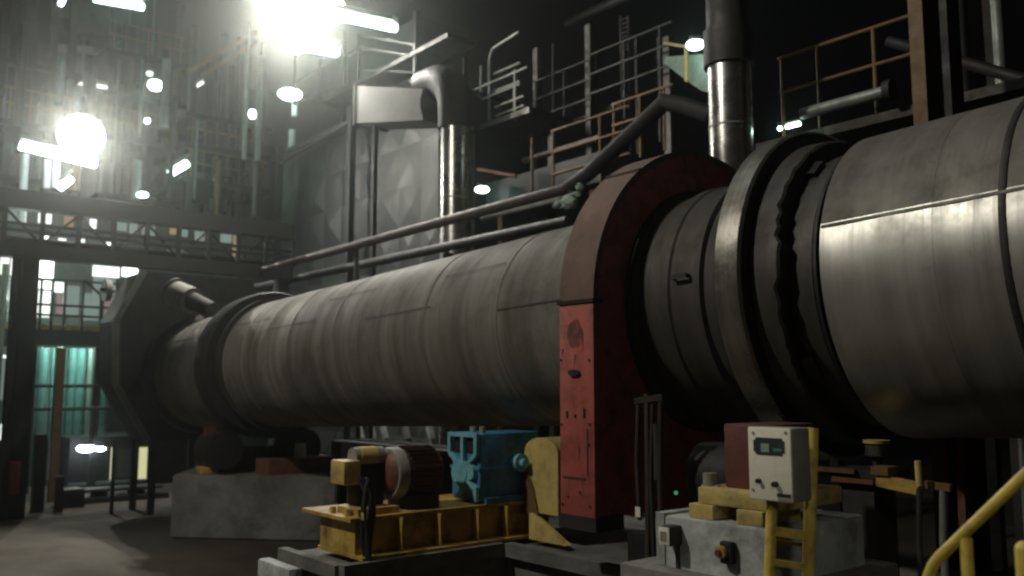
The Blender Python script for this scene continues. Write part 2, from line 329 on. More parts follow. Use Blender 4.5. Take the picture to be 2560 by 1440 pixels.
a = P(485, 1166, Y=6.2); MB().box(a.x-.2, a.x+.2, 6.3, 6.6, 1.164, 1.30, bev=.01).build('bearing_cap', M['yellow'], tr)
MB().box(-17.0, -16.9, 6.35, 6.55, 1.3, 2.05).build('roller_shield', M['maroon'], tr)
q = P(750, 1153, X=-16.1); sp = single('white_drum', MB().cyl((q.x, q.y, 1.455), (q.x, q.y, 1.72), .12, .10, n=16), M['white'], 'small dirty white drum standing under the kiln on the concrete pier', 'drum')
fd = MB().prism([(-8.86, 4.25, 0), (-7.62, 4.25, 0), (-7.62, 6.24, 0), (-3.0, 6.24, 0), (-3.0, 9.0, 0), (-8.86, 9.0, 0)], (0, 0, 1.08))
fo = thing('drive_foundation', 'stepped grey concrete foundation block carrying the yellow drive frame', 'foundation', (-8, 6, 0))
fd.build('plinth', M['concrete'], fo, smooth=False)
mb = MB().box(-7.66, -7.55, 4.2, 6.13, 1.0, 1.14).box(-7.55, -5.2, 6.135, 6.25, 1.0, 1.14).box(-8.9, -7.66, 4.16, 4.26, 1.0, 1.13); mb.build('kerb', M['concrete'], fo)
a = P(735, 1440, X=-8.8); mb = MB().box(-9.05, -8.3, 4.0, 4.15, 0, 1.02, bev=.03); mb.build('corner_block', M['concrete_pale'], fo)
# right-hand pier with the roller station of the near riding ring
YP = 5.0
pr = thing('roller_pier', 'pale painted concrete block beside the yellow ladder post', 'concrete pier', (-3.9, YP+.5, 0))
MB().box(-4.32, -3.42, YP, YP+1.15, 0, 1.885, bev=.02).build('block', M['concrete_pale'], pr)
MB().box(-4.62, -3.3, YP-.16, YP+1.4, 0, 1.53, bev=.02).build('ledge', M['concrete'], pr)
MB().box(-4.40, -4.3225, YP+.0, YP+.4, 1.532, 1.90).build('cheek', M['concrete_pale'], pr)
es = thing('stop_button', 'round yellow emergency stop button box on the pale concrete block', 'stop button', (0, 0, 0))
a = P(1806, 1380, Y=YP-.05); es.location = a
MB().box(a.x-.02, a.x+.075, YP-.055, YP-.003, a.z-.075, a.z+.07, bev=.008).build('housing', M['black'], es)
MB().cyl((a.x, YP-.056, a.z), (a.x, YP-.085, a.z), .042, n=24).build('collar', M['yellow'], es)
MB().cyl((a.x, YP-.085, a.z), (a.x, YP-.11, a.z), .02, n=20).build('push_button', M['maroon'], es)
jb = thing('junction_box', 'small white faced junction box left of the pale concrete block', 'junction box', (0, 0, 0))
a = P(1648, 1362, Y=YP-.12); b = P(1676, 1318, Y=YP-.12); jb.location = (a.x, YP, a.z)
MB().box(a.x, b.x, YP-.12, YP+.13, a.z, b.z, bev=.008).build('case', M['dark'], jb)
MB().box(a.x+.004, b.x-.004, YP-.135, YP-.121, a.z+.005, b.z-.005, bev=.01).build('lid', M['white'], jb)
MB().box(a.x+.026, b.x-.026, YP-.139, YP-.1355, a.z+.035, b.z-.035).build('window', M['grey'], jb)
MB().bar(((a.x+b.x)/2+.02, YP, a.z), ((a.x+b.x)/2+.02, YP, 1.53), .03).build('stem', M['dark'], jb)
rs = thing('roller_bearing', 'yellow roller bearing base with maroon cover on the pale concrete block', 'bearing', (-3.9, YP+.6, 1.885))
a = P(1745, 1258, Y=YP+.08); b = P(1905, 1224, Y=YP+.08)
MB().box(a.x, b.x+.1, YP+.08, YP+.9, a.z, a.z+.115, bev=.01).build('base', M['pale_yellow'], rs)
for px in (1722, 1840): q = P(px, 1282, Y=YP+.05); MB().box(q.x, q.x+.21, YP+.05, YP+.5, 1.886, a.z-.002, bev=.008).build('foot', M['pale_yellow'], rs)
q = P(1812, 1205, Y=YP+.2); q2 = P(1895, 1062, Y=YP+.2); MB().box(q.x, q2.x+.06, YP+.2, YP+.8, a.z+.116, q2.z, bev=.015).build('cover', M['maroon'], rs)
q = P(1775, 1200, Y=YP+.2); MB().cyl((q.x, YP+.2, q.z-.05), (q.x, YP+.2, q.z+.05), .05, n=16).cyl((q.x-.06, YP+.2, q.z-.06), (q.x+.08, YP+.2, q.z-.06), .03).build('grease_cap', M['grey'], rs)
MB().cyl((-4.75, YP+1.05, 2.05), (-4.2, YP+1.05, 2.07), .30, n=32).build('roller', M['black'], rs)
for nm, px, lab in (('indicator_lamp', 1690, 'tiny green indicator light glowing in the dark beside the bearing base'),):
    q = P(px, 1232, Y=YP+.3); single(nm, MB().sphere(q, .016), M['green'], lab, 'indicator light')
# ---------------------------------------------------------------- the drive on its yellow frame
df = thing('drive_skid', 'yellow steel base frame with stiffeners under the kiln drive motor', 'base frame', (-8.2, 5.5, 1.14))
XW = -7.80
MB().box(-8.78, -7.74, 4.36, 7.05, 1.50, 1.535).build('top_plate', M['yellow'], df)
MB().box(-8.52, XW, 4.45, 4.48, 1.145, 1.50).build('end_web', M['yellow'], df)
MB().box(XW-.03, XW, 4.482, 7.0, 1.172, 1.50).build('side_web', M['yellow'], df)
MB().box(-8.55, XW+.17, 4.44, 7.0, 1.141, 1.171).build('bottom_flange', M['yellow'], df)
MB().box(-8.52, -8.48, 4.482, 7.0, 1.172, 1.50).build('side_web', M['yellow'], df)
for px in (1000, 1095, 1190, 1262, 1335):
    y = P(px, 1320, X=XW+.06).y; MB().box(XW, XW+.12, y-.012, y+.012, 1.172, 1.499).build('stiffener', M['yellow'], df)
a = P(1355, 1370, X=-7.5); MB().prism([(-7.58, a.y-.12, 1.141), (-7.0, a.y-.12, 1.141), (-7.12, a.y-.12, 1.20), (-7.58, a.y-.12, 1.42)], (0, .1, 0)).build('gusset', M['pale_yellow'], df)
mo = thing('drive_motor', 'reddish electric motor with pale end ring and yellow terminal box', 'electric motor', (-8.14, 5.2, 1.535))
ym = 5.0; MX, MZ, MR = -8.12, 1.905, .272
MB().cyl((MX, ym+.1, MZ), (MX, ym+.56, MZ), MR-.02, n=40).build('body', M['motor'], mo)
mb = MB()
for k in range(30):
    a = 2*math.pi*k/30; mb.bar((MX+(MR-.005)*math.cos(a), ym+.16, MZ+(MR-.005)*math.sin(a)), (MX+(MR-.005)*math.cos(a), ym+.52, MZ+(MR-.005)*math.sin(a)), .012, .03)
mb.build('cooling_fin', M['motor'], mo)['kind'] = 'stuff'
mb = MB()                       # end bell: annulus + domed centre
n = 48
prof = [(0.12, MR), (.02, MR), (0, MR-.012), (-.004, MR-.032)]
def lathe_y(mb, prof, n, cx, cz, cy):
    rings = [[mb.bm.verts.new((cx+r*math.cos(2*math.pi*k/n), cy+y, cz+r*math.sin(2*math.pi*k/n))) for k in range(n)] for y, r in prof]
    for a, b in zip(rings, rings[1:]):
        for k in range(n): mb.bm.faces.new((a[k], a[(k+1) % n], b[(k+1) % n], b[k]))
    if prof[-1][1] < .2: mb.bm.faces.new(rings[-1])
lathe_y(mb, prof, n, MX, MZ, ym); mb.build('end_ring', M['grey'], mo)
mb = MB(); lathe_y(mb, [(-.002, MR-.03), (-.03, MR-.06), (-.07, .14), (-.08, .03)], n, MX, MZ, ym); mb.build('end_bell', M['motor_red'], mo)
MB().box(MX-.22, MX+.22, ym+.15, ym+.52, 1.536, 1.68).build('foot', M['dark'], mo)
bk = thing('auxiliary_drive', 'small yellowish barring drive with cube terminal box at the motor front', 'auxiliary motor', (-8.1, 4.65, 1.535))
a = P(842, 1207, Y=4.5); b = P(878, 1152, Y=4.5)
MB().box(a.x, b.x, 4.42, 4.62, a.z, b.z, bev=.02).build('terminal_box', M['pale_yellow'], bk)
q = P(912, 1142, Y=4.75); MB().cyl((q.x, 4.60, q.z), (q.x, 4.95, q.z), .10, n=28).build('body', M['grey'], bk)
MB().cyl((q.x, 4.66, q.z), (q.x, 4.86, q.z), .107, n=28).build('band', M['pale_yellow'], bk)
MB().box(q.x-.15, q.x+.09, 4.62, 4.94, 1.60, q.z-.06, bev=.02).build('gear_case', M['black'], bk)
MB().box(-8.26, -7.84, 4.5, 4.98, 1.536, 1.60).build('bed', M['yellow'], bk)
for px in (826, 862, 905): q = P(px, 1268, Y=4.42); MB().cyl((q.x, 4.45, 1.536), (q.x, 4.45, 1.60), .035, n=8).build('hold_down_bolt', M['pale_yellow'], bk)
gx = thing('gearbox', 'big blue gearbox with pale ribbed end casting behind the motor', 'gearbox', (-8.05, 6.4, 1.535))
YG = 5.99
MB().box(-8.33, XW, YG, 6.86, 1.56, 2.30, bev=.025).build('housing', M['blue'], gx)
mb = MB(); xa, xb = -8.33, -7.80; yy = YG-.035; w = .045; zt, zm, zlo = 2.30, 1.98, 1.56
for (p, q) in (((xa+.02, zt-.02), (xb-.02, zt-.02)), ((xa+.02, zt), (xa+.02, 2.07)), ((xb-.02, zt), (xb-.02, 2.07)), ((-8.065, zt), (-8.065, 1.94)), ((xa+.02, 2.07), (-8.12, 1.94)), ((xb-.02, 2.07), (-8.0, 1.94)), ((-8.0, 1.80), (xb-.02, 1.70)), ((xb-.02, 1.72), (xb-.02, zlo))):
    mb.bar((p[0], yy, p[1]), (q[0], yy, q[1]), .05, w)
mb.build('end_rib', M['blue_pale'], gx)
mb = MB().cyl((-8.10, YG-.07, 1.86), (-8.10, YG, 1.86), .14, n=32).cyl((-7.93, YG-.06, 1.88), (-7.93, YG, 1.88), .09, n=24); mb.build('bearing_cover', M['blue_pale'], gx)
for z in (1.0,):
    mb = MB()
    for k, x0 in enumerate((-8.265, -8.025)): mb.box(x0, x0+.165, YG-.012, YG-.004, 2.08, 2.25)
    mb.build('inspection_window', M['black'], gx)
MB().box(-8.34, XW+.02, YG-.02, 6.88, 1.90, 1.93).build('split_flange', M['blue'], gx)
MB().cyl((XW, 6.52, 1.96), (XW+.09, 6.52, 1.96), .10, n=28).cyl((XW+.09, 6.52, 1.96), (XW+.16, 6.52, 1.96), .05, n=20).build('shaft_seal', M['blue_pale'], gx)
MB().box(XW-.02, XW+.05, YG+.05, 6.82, 1.536, 1.60).build('foot', M['blue'], gx)
MB().cyl((-8.2, 6.2, 2.30), (-8.2, 6.2, 2.36), .04).cyl((-7.9, 6.1, 2.30), (-7.9, 6.1, 2.37), .035).build('breather', M['grey'], gx)
cg = thing('coupling_guard', 'rounded yellow sheet metal coupling guard beside the red column', 'coupling guard', (-7.4, 6.9, 1.53))
ys = 6.60; pts = [(-7.78, ys, 1.42), (-7.78, ys, 1.9), (-7.76, ys, 2.08)]+[(-7.48-.28*math.cos(R(t)), ys, 2.08+.17*math.sin(R(t))) for t in range(15, 181, 15)]+[(-7.20, ys, 1.42)]
MB().prism(pts, (0, .42, 0)).build('hood', M['pale_yellow'], cg)
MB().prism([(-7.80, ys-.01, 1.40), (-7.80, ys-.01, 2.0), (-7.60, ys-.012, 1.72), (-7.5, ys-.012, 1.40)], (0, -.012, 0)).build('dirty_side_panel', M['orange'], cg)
cb = thing('cable_drop', 'thick black cable bundle hanging in front of the yellow frame', 'cable bundle', (-7.7, 4.4, 0))
for k, (dx, r) in enumerate(((0, .035), (.05, .026), (-.05, .022), (.09, .018))):
    pts = [P(905+40*dx, 1195, X=-7.72)+Vector((dx, 0, 0))]
    for t, py in ((.2, 1230), (.45, 1290), (.7, 1350), (1., 1425)):
        q = P(925+8*math.sin(t*5+k), py, X=-7.66); pts.append(q+Vector((dx*.6, -.02*k, 0)))
    pts.append(Vector((pts[-1].x+.02, pts[-1].y-.05, .01)))
    MB().tube(pts, r, 8).build('cable', M['rubber'], cb)
# ---------------------------------------------------------------- conduits hanging beside the guard
cn = thing('conduit_stand', 'cluster of dark oily conduits and hoses hanging beside the red guard', 'conduits', (-5.1, 5.5, 1.0))
for px, y0, y1, r, m in ((1597, 1000, 1300, .02, 'dark'), (1618, 985, 1400, .026, 'brown'), (1632, 1010, 1390, .02, 'dark'), (1652, 995, 1390, .024, 'dark'), (1641, 1060, 1200, .03, 'brown')):
    a, b = P(px, y0, Y=5.5), P(px+3, y1, Y=5.5); mid = (a+b)/2+Vector((random.uniform(-.03, .03), 0, 0))
    MB().tube([a, a*.7+mid*.3, mid, b*.7+mid*.3, b], r, 8).build('hose', M[m], cn)
a, b = P(1590, 1003, Y=5.5), P(1660, 992, Y=5.5); MB().bar(a, b, .05).build('header', M['dark'], cn)
a = P(1590, 1330, Y=5.6); MB().box(a.x-.05, a.x+.3, 5.55, 5.75, 1.0, a.z).build('terminal_base', M['black'], cn)
single('paper_tag', MB().box(*(lambda a, b: (a.x, b.x, 5.47, 5.475, a.z, b.z))(P(1588, 1292, Y=5.47), P(1600, 1268, Y=5.47))), M['white'], 'small white tag hanging near the foot of the red guard', 'tag')
# ---------------------------------------------------------------- control cabinet on its yellow ladder post
YC = 4.2
lp = thing('ladder_post', 'yellow ladder shaped steel post holding the white control box', 'ladder post', (-2.85, YC+.2, 0))
a, b = P(1931, 1260, Y=YC+.08), P(1924, 1436, Y=YC+.07); MB().tube([a+Vector((0, 0, .05)), b, Vector((b.x-.01, b.y, 0))], .031, 14).build('stile', M['rail'], lp)
a, b = P(2031, 1070, Y=YC+.33), P(2021, 1438, Y=YC+.25); MB().tube([a, b, Vector((b.x-.05, b.y-.05, 0))], .036, 14).build('stile', M['rail'], lp)
for py, h in ((1330, .05), (1408, .034)):
    p, q = P(1926, py-4, Y=YC+.06), P(2024, py+10, Y=YC+.26); MB().bar(p, q, .03, h).build('rung', M['rail'], lp)
p, q = P(1930, 1352, Y=YC+.16), P(2022, 1364, Y=YC+.36); MB().bar(p, q, .02, .022).build('rung', M['orange'], lp)
cbx = thing('control_box', 'white enamel control box with dark meter window and two knobs', 'control box', (-2.9, YC, 2.2))
xa, xb = P(1871, 1160, Y=YC).x, P(1978, 1160, Y=YC).x; za, zb = P(1871, 1246, Y=YC).z, P(1871, 1067, Y=YC).z; dp = .19
MB().box(xa, xb, YC+.02, YC+dp, za, zb, bev=.012).build('case', M['grey'], cbx)
MB().box(xa, xb, YC, YC+.018, za, zb, bev=.008).build('front_door', M['white'], cbx)
def fx(u): return xa+(xb-xa)*u
def fz(v): return zb-(zb-za)*v
mb = MB().box(fx(.15), fx(.86), YC-.006, YC-.0015, fz(.37), fz(.14)); es_ = [e for e in mb.bm.edges if abs(e.verts[0].co.y-e.verts[1].co.y) > .003]
bmesh.ops.bevel(mb.bm, geom=es_, offset=.014, segments=4, affect='EDGES'); wn = mb.build('meter_window', M['glass'], cbx)
MB().box(fx(.33), fx(.52), YC-.0085, YC-.0065, fz(.34), fz(.22)).build('meter_dial', M['insul'], wn); MB().box(fx(.62), fx(.82), YC-.0085, YC-.0065, fz(.32), fz(.28)).build('readout', M['teal'], wn)
MB().cyl((fx(.26), YC, fz(.74)), (fx(.26), YC-.025, fz(.74)), .013, n=16).build('knob', M['black'], cbx)
MB().cyl((fx(.65), YC, fz(.765)), (fx(.65), YC-.03, fz(.765)), .015, n=16).build('knob', M['black'], cbx)
mb = MB()
for u, v in ((.14, .08), (.9, .06), (.1, .87)): mb.cyl((fx(u), YC, fz(v)), (fx(u), YC-.006, fz(v)), .008, n=10)
mb.build('screw', M['grey'], cbx)
MB().box(fx(.66), fx(.97), YC-.004, YC-.0012, fz(.93), fz(.885)).build('name_plate', M['black'], cbx); MB().box(fx(.68), fx(.97), YC-.003, YC-.0012, fz(.975), fz(.935)).build('name_plate', M['grey'], cbx)
# ---------------------------------------------------------------- thrust roller and arms under the near drum
tl = thing('thrust_roller', 'small shiny steel thrust roller with yellow cap under the near drum', 'thrust roller', (-3.5, 6.6, 1.9))
a, b = P(2192, 1139, Y=6.6), P(2192, 1108, Y=6.6); MB().cyl(a, b, .085, n=28).build('drum', M['tyre'], tl)
MB().cyl(b, b+Vector((0, 0, .024)), .10, n=28).build('cap', M['pale_yellow'], tl)
MB().cyl(a-Vector((0, 0, .10)), a, .035).build('shaft', M['dark'], tl); MB().box(a.x-.3, a.x+.16, 6.4, 6.8, a.z-.16, a.z-.10).box(a.x-.2, a.x+.06, 6.42, 6.75, 0, a.z-.161).build('bed', M['dark'], tl)
for dx, dz, l in ((-.42, -.13, .36), (-.25, -.2, .34)):
    MB().box(a.x+dx, a.x+dx+l, 6.36, 6.39, a.z+dz, a.z+dz+.035).build('bed_rail', M['rust'], tl)
ar = thing('yellow_arm', 'yellow steel lever arm reaching right under the near drum', 'lever arm', (-3.2, 6.2, 1.9))
p, q = P(2195, 1200, Y=6.2), P(2300, 1222, Y=6.2); MB().bar(p, q, .06, .085).build('arm', M['yellow'], ar)
p2 = P(2378, 1220, Y=6.25); MB().bar(q+Vector((.02, .05, .03)), p2, .05, .05).build('arm_tip', M['orange'], ar)
p, q = P(2294, 1152, Y=6.15), P(2298, 1215, Y=6.15); MB().cyl(q, p, .022).build('pin', M['pale_yellow'], ar)
MB().box(p.x-.35, p.x-.22, 6.15, 6.3, p.z-.12, p.z-.06).build('lug', M['orange'], ar)
p, q = P(2298, 1222, Y=6.15), P(2298, 1350, Y=6.15); MB().tube([p, q, Vector((q.x, q.y, 0))], .02, 10).build('stand_leg', M['dark'], ar)
p, q = P(2358, 1226, Y=6.25), P(2358, 1350, Y=6.25); MB().tube([p, q, Vector((q.x, q.y, 0))], .026, 12).build('stand_leg', M['cladpipe'], ar)
single('signal_post', MB().bar(P(2404, 1195, Y=7.5), P(2404, 1070, Y=7.5), .05).bar(P(2404, 1075, Y=7.5), P(2450, 1070, Y=7.5), .07).bar(P(2404, 1195, Y=7.5), Vector((P(2404, 1195, Y=7.5).x, 7.5, 0)), .06), M['rust'], 'dim rusty bracket post in the dark under the near drum', 'bracket post')
# ---------------------------------------------------------------- handrail in the right foreground
YH = 3.7
hr = thing('stair_handrail', 'yellow tubular stair handrail rising in the lower right corner', 'handrail', (-1.5, YH, 0))
a = P(2322, 1440, Y=YH); b = P(2333, 1413, Y=YH); c2 = P(2350, 1391, Y=YH); d = P(2600, 1152, Y=YH)
MB().tube([Vector((a.x-.03, YH, a.z-.6)), a+Vector((-.015, 0, -.06)), a, b, c2, c2*.8+d*.2, d, d+(d-c2)*.5], .023, 16).build('top_rail', M['rail'], hr)
p = P(2415, 1345, Y=YH); MB().cyl(p, (p.x, YH, 0), .024, n=16).build('post', M['rail'], hr)
p = P(2562, 1375, Y=YH-.1); MB().cyl(p, (p.x, YH-.1, 0), .034, n=16).sphere(p, .034).build('post', M['rail'], hr)
# ---------------------------------------------------------------- ducts and pipes behind the kiln
ud = thing('exhaust_duct', 'shiny aluminium exhaust duct rising behind the red guard under a dark sleeve', 'duct', (-6.5, 9, 5))
x0 = P(1825, 250, Y=9).x; z1 = P(1825, 340, Y=9).z-.6; z2 = P(1825, 165, Y=9).z
MB().cyl((x0, 9, z1), (x0, 9, z2), .27, n=48).build('bright_duct', M['chrome'], ud)
MB().cyl((x0, 9, P(1825, 322, Y=9).z), (x0, 9, P(1825, 318, Y=9).z), .278, n=48).build('joint_band', M['grey'], ud)
MB().cyl((x0, 9, z2-.01), (x0, 9, z2+.45), .315, n=40).cyl((x0, 9, z2+.44), (x0, 9, 16), .27, n=40).build('dark_sleeve', M['dark'], ud)
MB().cyl((x0+.02, 9, ax(x0)+1.0), (x0+.02, 9, z1+.02), .33, n=40).build('duct_boot', M['dark'], ud)
cp = thing('chrome_pipe', 'tall shiny aluminium pipe behind the kiln with dark bend on top', 'pipe', (-15.2, 11, 0))
a = P(1140, 320, Y=11); MB().cyl((a.x, 11, 0), (a.x, 11, a.z), .33, n=40).build('bright_pipe', M['chrome'], cp)
MB().cyl((a.x, 11, P(1140, 500, Y=11).z), (a.x, 11, P(1140, 496, Y=11).z), .34, n=40).build('joint_band', M['grey'], cp)
pts = [Vector((a.x, 11, a.z-.02)), Vector((a.x, 11, a.z+.35)), Vector((a.x-.05, 11, a.z+.7)), Vector((a.x-.22, 11, a.z+.98)), Vector((a.x-.5, 11, a.z+1.15)), Vector((a.x-.8, 11, a.z+1.22)), Vector((P(1062, 262, Y=11).x, 11, a.z+1.24))]
MB().tube(pts, .40, 20).build('dark_bend', M['black'], cp)
a, b = P(1181, 335, Y=11.3), P(1178, 530, Y=11.3); single('thin_pipe', MB().cyl((a.x, 11.3, 0), (a.x, 11.3, a.z), .055), M['cladpipe'], 'thin greenish pipe standing just right of the shiny pipe', 'pipe')
dg = thing('fuel_pipe', 'long brown pipe running above the kiln then climbing to the right', 'pipe', (-14, 9.5, 5.9))
YD = 9.5; pa = P(590, 694, Y=YD); pb = P(1420, 470, Y=YD); 
pc_ = P(1470, 435, Y=YD); pd = P(1668, 250, Y=YD); pe = P(1780, 288, Y=YD)
MB().tube([pa, pa*.5+pb*.5, pb], .095, 14).build('level_run', M['brown'], dg)
MB().tube([pb, pb*.4+pc_*.6, pc_, pc_*.5+pd*.5, pd-(pd-pc_).normalized()*.05, pd], .12, 14).build('rising_run', M['black'], dg)
MB().tube([pd-Vector((.05, 0, .02)), pd*.6+pe*.4, pe], .12, 14).build('top_run', M['black'], dg)
for px in (880,):
    q = P(px, 640, Y=YD); MB().bar((q.x, YD+.1, pa.z+(pb.z-pa.z)*(q.x-pa.x)/(pb.x-pa.x)-.05), (q.x, YD+.3, 0), .08).build('support', M['dark'], dg)
ip = thing('insulated_elbow', 'lumpy pale green insulated valve where the brown pipe turns up', 'insulated valve', P(1430, 500, Y=YD-.3))
for px, py, r, s_ in ((1424, 505, .13, (1.3, .9, .9)), (1400, 510, .09, (1.6, 1, .7)), (1450, 468, .06, (1, 1, 1)), (1440, 487, .07, (1.5, 1, .6))):
    q = P(px, py, Y=YD-.3); o = MB().sphere(q, r, s_, n=12)
    for v in o.bm.verts: v.co += Vector((random.uniform(-.02, .02), random.uniform(-.02, .02), random.uniform(-.02, .02)))
    o.build('wrap', M['insul'], ip)
MB().bar(P(1424, 505, Y=YD-.2), P(1424, 470, Y=YD), .07).build('valve_stem', M['dark'], ip)
# second, dimmer pipe below and behind the brown one
q1, q2 = P(620, 730, Y=10.4), P(1420, 540, Y=10.4); q1.z = q2.z = (q1.z+q2.z)/2
single('service_pipe', MB().tube([q1, q1*.5+q2*.5, q2], .10), M['black'], 'dark service pipe running low between the kiln and the brown pipe', 'pipe')
# ---------------------------------------------------------------- railings and platforms
def railing(name, label, Y, pxs, py0, hs, m, r=.028, posts=(), ext=(0, 0), group=None, drop=1.1):
    z = P(pxs[0], py0, Y=Y).z; xa_, xb_ = x_at(pxs[0], Y, z), x_at(pxs[1], Y, z)
    t = thing(name, label, 'railing', (xa_, Y, z-drop), group)
    for h in hs: MB().cyl((xa_-ext[0], Y, z-h), (xb_+ext[1], Y, z-h), r, n=10).build('rail', M[m], t)
    for px in posts:
        xx = x_at(px, Y, z-.3); MB().cyl((xx, Y, z-drop), (xx, Y, z+.01), r, n=10).build('post', M[m], t)
    return t, z, xa_, xb_
rl, zr, xl, xr = railing('guard_railing', 'ochre two-bar guard railing on the dark walkway right of the duct', 10.2, (1945, 2255), 148, (0, .48), 'orange', .026, (1955, 2045, 2185), (0, .3))
wk = thing('walkway', 'dark steel walkway with pale edge pipe behind the near drum', 'walkway', (xl, 10.4, zr-1.1))
MB().box(xl-.4, xr+2.5, 10.2, 11.4, zr-1.22, zr-1.102).build('deck', M['dark'], wk)
mb = MB()
for xx in (xl, xr+.3): mb.box(xx-.07, xx+.07, 11.2, 11.35, 0, zr-1.221)
mb.build('leg', M['dark'], wk)
q1, q2 = P(2005, 285, Y=10.0), P(2215, 235, Y=10.0); q2 = Vector((x_at(2215, 10.0, q1.z), 10.0, q1.z))
ep = thing('edge_pipe', 'pale grey pipe with end flange lying along the walkway edge', 'pipe', q1)
MB().cyl(q1, q2, .075, n=20).build('run', M['cladpipe'], ep); MB().cyl(q2, q2+Vector((.09, 0, 0)), .13, n=20).build('flange', M['dark'], ep)
yc = thing('ochre_column', 'tall ochre steel column standing behind the near drum', 'steel column', (-3, 8.9, 0))
xa = P(2276, 150, Y=8.9).x; xb = P(2312, 150, Y=8.9).x
MB().box(xa, xb, 8.9, 8.93, 0, 14).build('flange', M['orange'], yc); MB().box((xa+xb)/2-.012, (xa+xb)/2+.012, 8.931, 9.17, 0, 14).build('web', M['orange'], yc); MB().box(xa, xb, 9.171, 9.2, 0, 14).build('flange', M['orange'], yc)
dk = single('dark_column', MB().box(xb+.03, xb+.16, 9.1, 9.4, 0, 14), M['black'], 'black steel column close beside the ochre column', 'steel column')
fs = thing('far_silo', 'pale lit process vessel glimpsed at the top right edge', 'vessel', (-4, 16, 0))
q = P(2365, 60, Y=16); MB().cyl((q.x, 16, 8), (q.x, 16, 15), .36, n=28).build('vessel_body', M['cladpipe'], fs); MB().cyl((q.x, 16, 7.0), (q.x, 16, 8.0), .2, .36, n=28).build('cone', M['cladpipe'], fs)
MB().bar((q.x+.7, 16.2, 0), (q.x+.7, 16.2, 15), .2).bar((q.x-.5, 16.5, 0), (q.x-.5, 16.5, 15), .14).build('frame_post', M['dark'], fs)
q = P(2497, 100, Y=12); single('riser_pipe', MB().cyl((q.x, 12, 0), (q.x, 12, 13), .075, n=20), M['cladpipe'], 'slim pale vertical riser pipe near the right edge', 'pipe')
q1, q2 = P(2345, 138, Y=11), P(2580, 205, Y=11); single('slanted_pipe', MB().tube([q1-(q2-q1)*.6, q1, q2, q2+(q2-q1)], .075), M['black'], 'dark slanting pipe crossing the slim riser at the right', 'pipe')
# centre platform with stacked rails
st = thing('access_stair', 'pale stacked stair railings high behind the shiny pipe', 'stair', P(1200, 300, Y=14))
for (px0, py0, px1) in ((1235, 185, 1300), (1168, 232, 1318), (1238, 228, 1300), (1172, 262, 1300), (1238, 268, 1310), (1240, 290, 1310)):
    z = P(px0, py0, Y=14).z; MB().cyl((x_at(px0, 14, z), 14, z), (x_at(px1, 14, z), 14, z), .03, n=8).build('rail', M['grey'], st)
for px, y0, y1, m in ((1203, 165, 300, 'grey'), (1224, 150, 300, 'grey'), (1288, 175, 300, 'grey'), (1160, 145, 215, 'dark')):
    a, b = P(px, y0, Y=14), P(px, y1, Y=14); MB().cyl((a.x, 14, a.z), (a.x, 14, b.z), .04, n=8).build('post', M[m], st)
a = P(1224, 200, Y=14); z = P(1232, 122, Y=14).z; MB().tube([a, Vector((a.x, 14, z-.2)), Vector((a.x+.12, 14, z)), Vector((a.x+1.2, 14, z+.12))], .035).build('bent_handrail', M['grey'], st)
a, b = P(1190, 320, Y=14), P(1330, 320, Y=14); MB().box(a.x, b.x, 13.9, 15.4, a.z-.15, a.z).build('landing', M['dark'], st)
mb = MB()
for xx in (a.x, b.x): mb.box(xx-.08, xx+.08, 14.6, 14.76, 0, a.z-.151)
mb.build('leg', M['dark'], st)
railing('platform_railing', 'faint brown three-bar railing on the dark platform behind the brown pipe', 13, (1380, 1520), 328, (0, .5, 1.0), 'orange', .028, (1383, 1330, 1500), (0, .6), drop=1.5)
pm = thing('service_platform', 'dark service platform behind the kiln carrying a small oval lamp', 'platform', P(1200, 520, Y=13))
a, b = P(1215, 470, Y=13), P(1420, 470, Y=13); MB().box(a.x, b.x+1, 13.0, 14.5, a.z-.55, a.z+.1).build('girder', M['black'], pm)
for px in (1250, 1480): q = P(px, 560, Y=13.2); MB().box(q.x-.08, q.x+.08, 13.2, 13.36, 0, a.z-.551).build('leg', M['rust'], pm)
a2, b2 = P(1195, 424, Y=13), P(1290, 440, Y=13); MB().tube([a2, b2], .045).build('bracket_arm', M['rust'], pm)
for k, (px, y0, y1) in enumerate(((1383, 110, 330), (1490, 120, 290), (1591, 90, 235), (1647, 95, 200))):
    a, b = P(px, y0, Y=15.5), P(px, y1, Y=15.5)
    single('hanging_rod', MB().cyl((a.x, 15.5, b.z-1.5), (a.x, 15.5, a.z), .04, n=8), M['dark'], ['faint ochre rod leftmost of the four in the dark above the guard', 'faint ochre rod second from left in the dark above the guard', 'faint ochre rod third from left in the dark above the guard', 'faint ochre rod nearest the white hopper'][k], 'rod', 'rods above the guard')
railing('platform_railing', 'dim grey railing on the upper landing left of the pale hopper', 15, (1470, 1655), 140, (0, .5, 1.0), 'black', .03, (1475, 1560, 1650), (0, .3), drop=1.9)
railing('platform_railing', 'dim ochre railing low behind the climbing brown pipe', 14.2, (1530, 1665), 262, (0, .5), 'orange', .03, (1535, 1600, 1660), (0, .2), drop=1.4)
railing('platform_railing', 'dim grey railing on the middle landing between stair rails and ochre rods', 15, (1335, 1478), 205, (0, .5, 1.0), 'dark', .028, (1340, 1410, 1475), (0, 0), drop=1.8)
ld = thing('cage_ladder', 'dim steel ladder climbing the dark between the stair rails and hopper', 'ladder', P(1560, 330, Y=16))
a, b = P(1552, 40, Y=16), P(1572, 40, Y=16); zb_ = P(1560, 330, Y=16).z
for q in (a, b): MB().cyl((q.x, 16, 0), (q.x, 16, q.z), .035, n=8).build('stile', M['dark'], ld)
for k in range(26): z = zb_+(a.z-zb_)*k/26; MB().cyl((a.x, 16, z), (b.x, 16, z), .02, n=6).build('rung', M['dark'], ld)
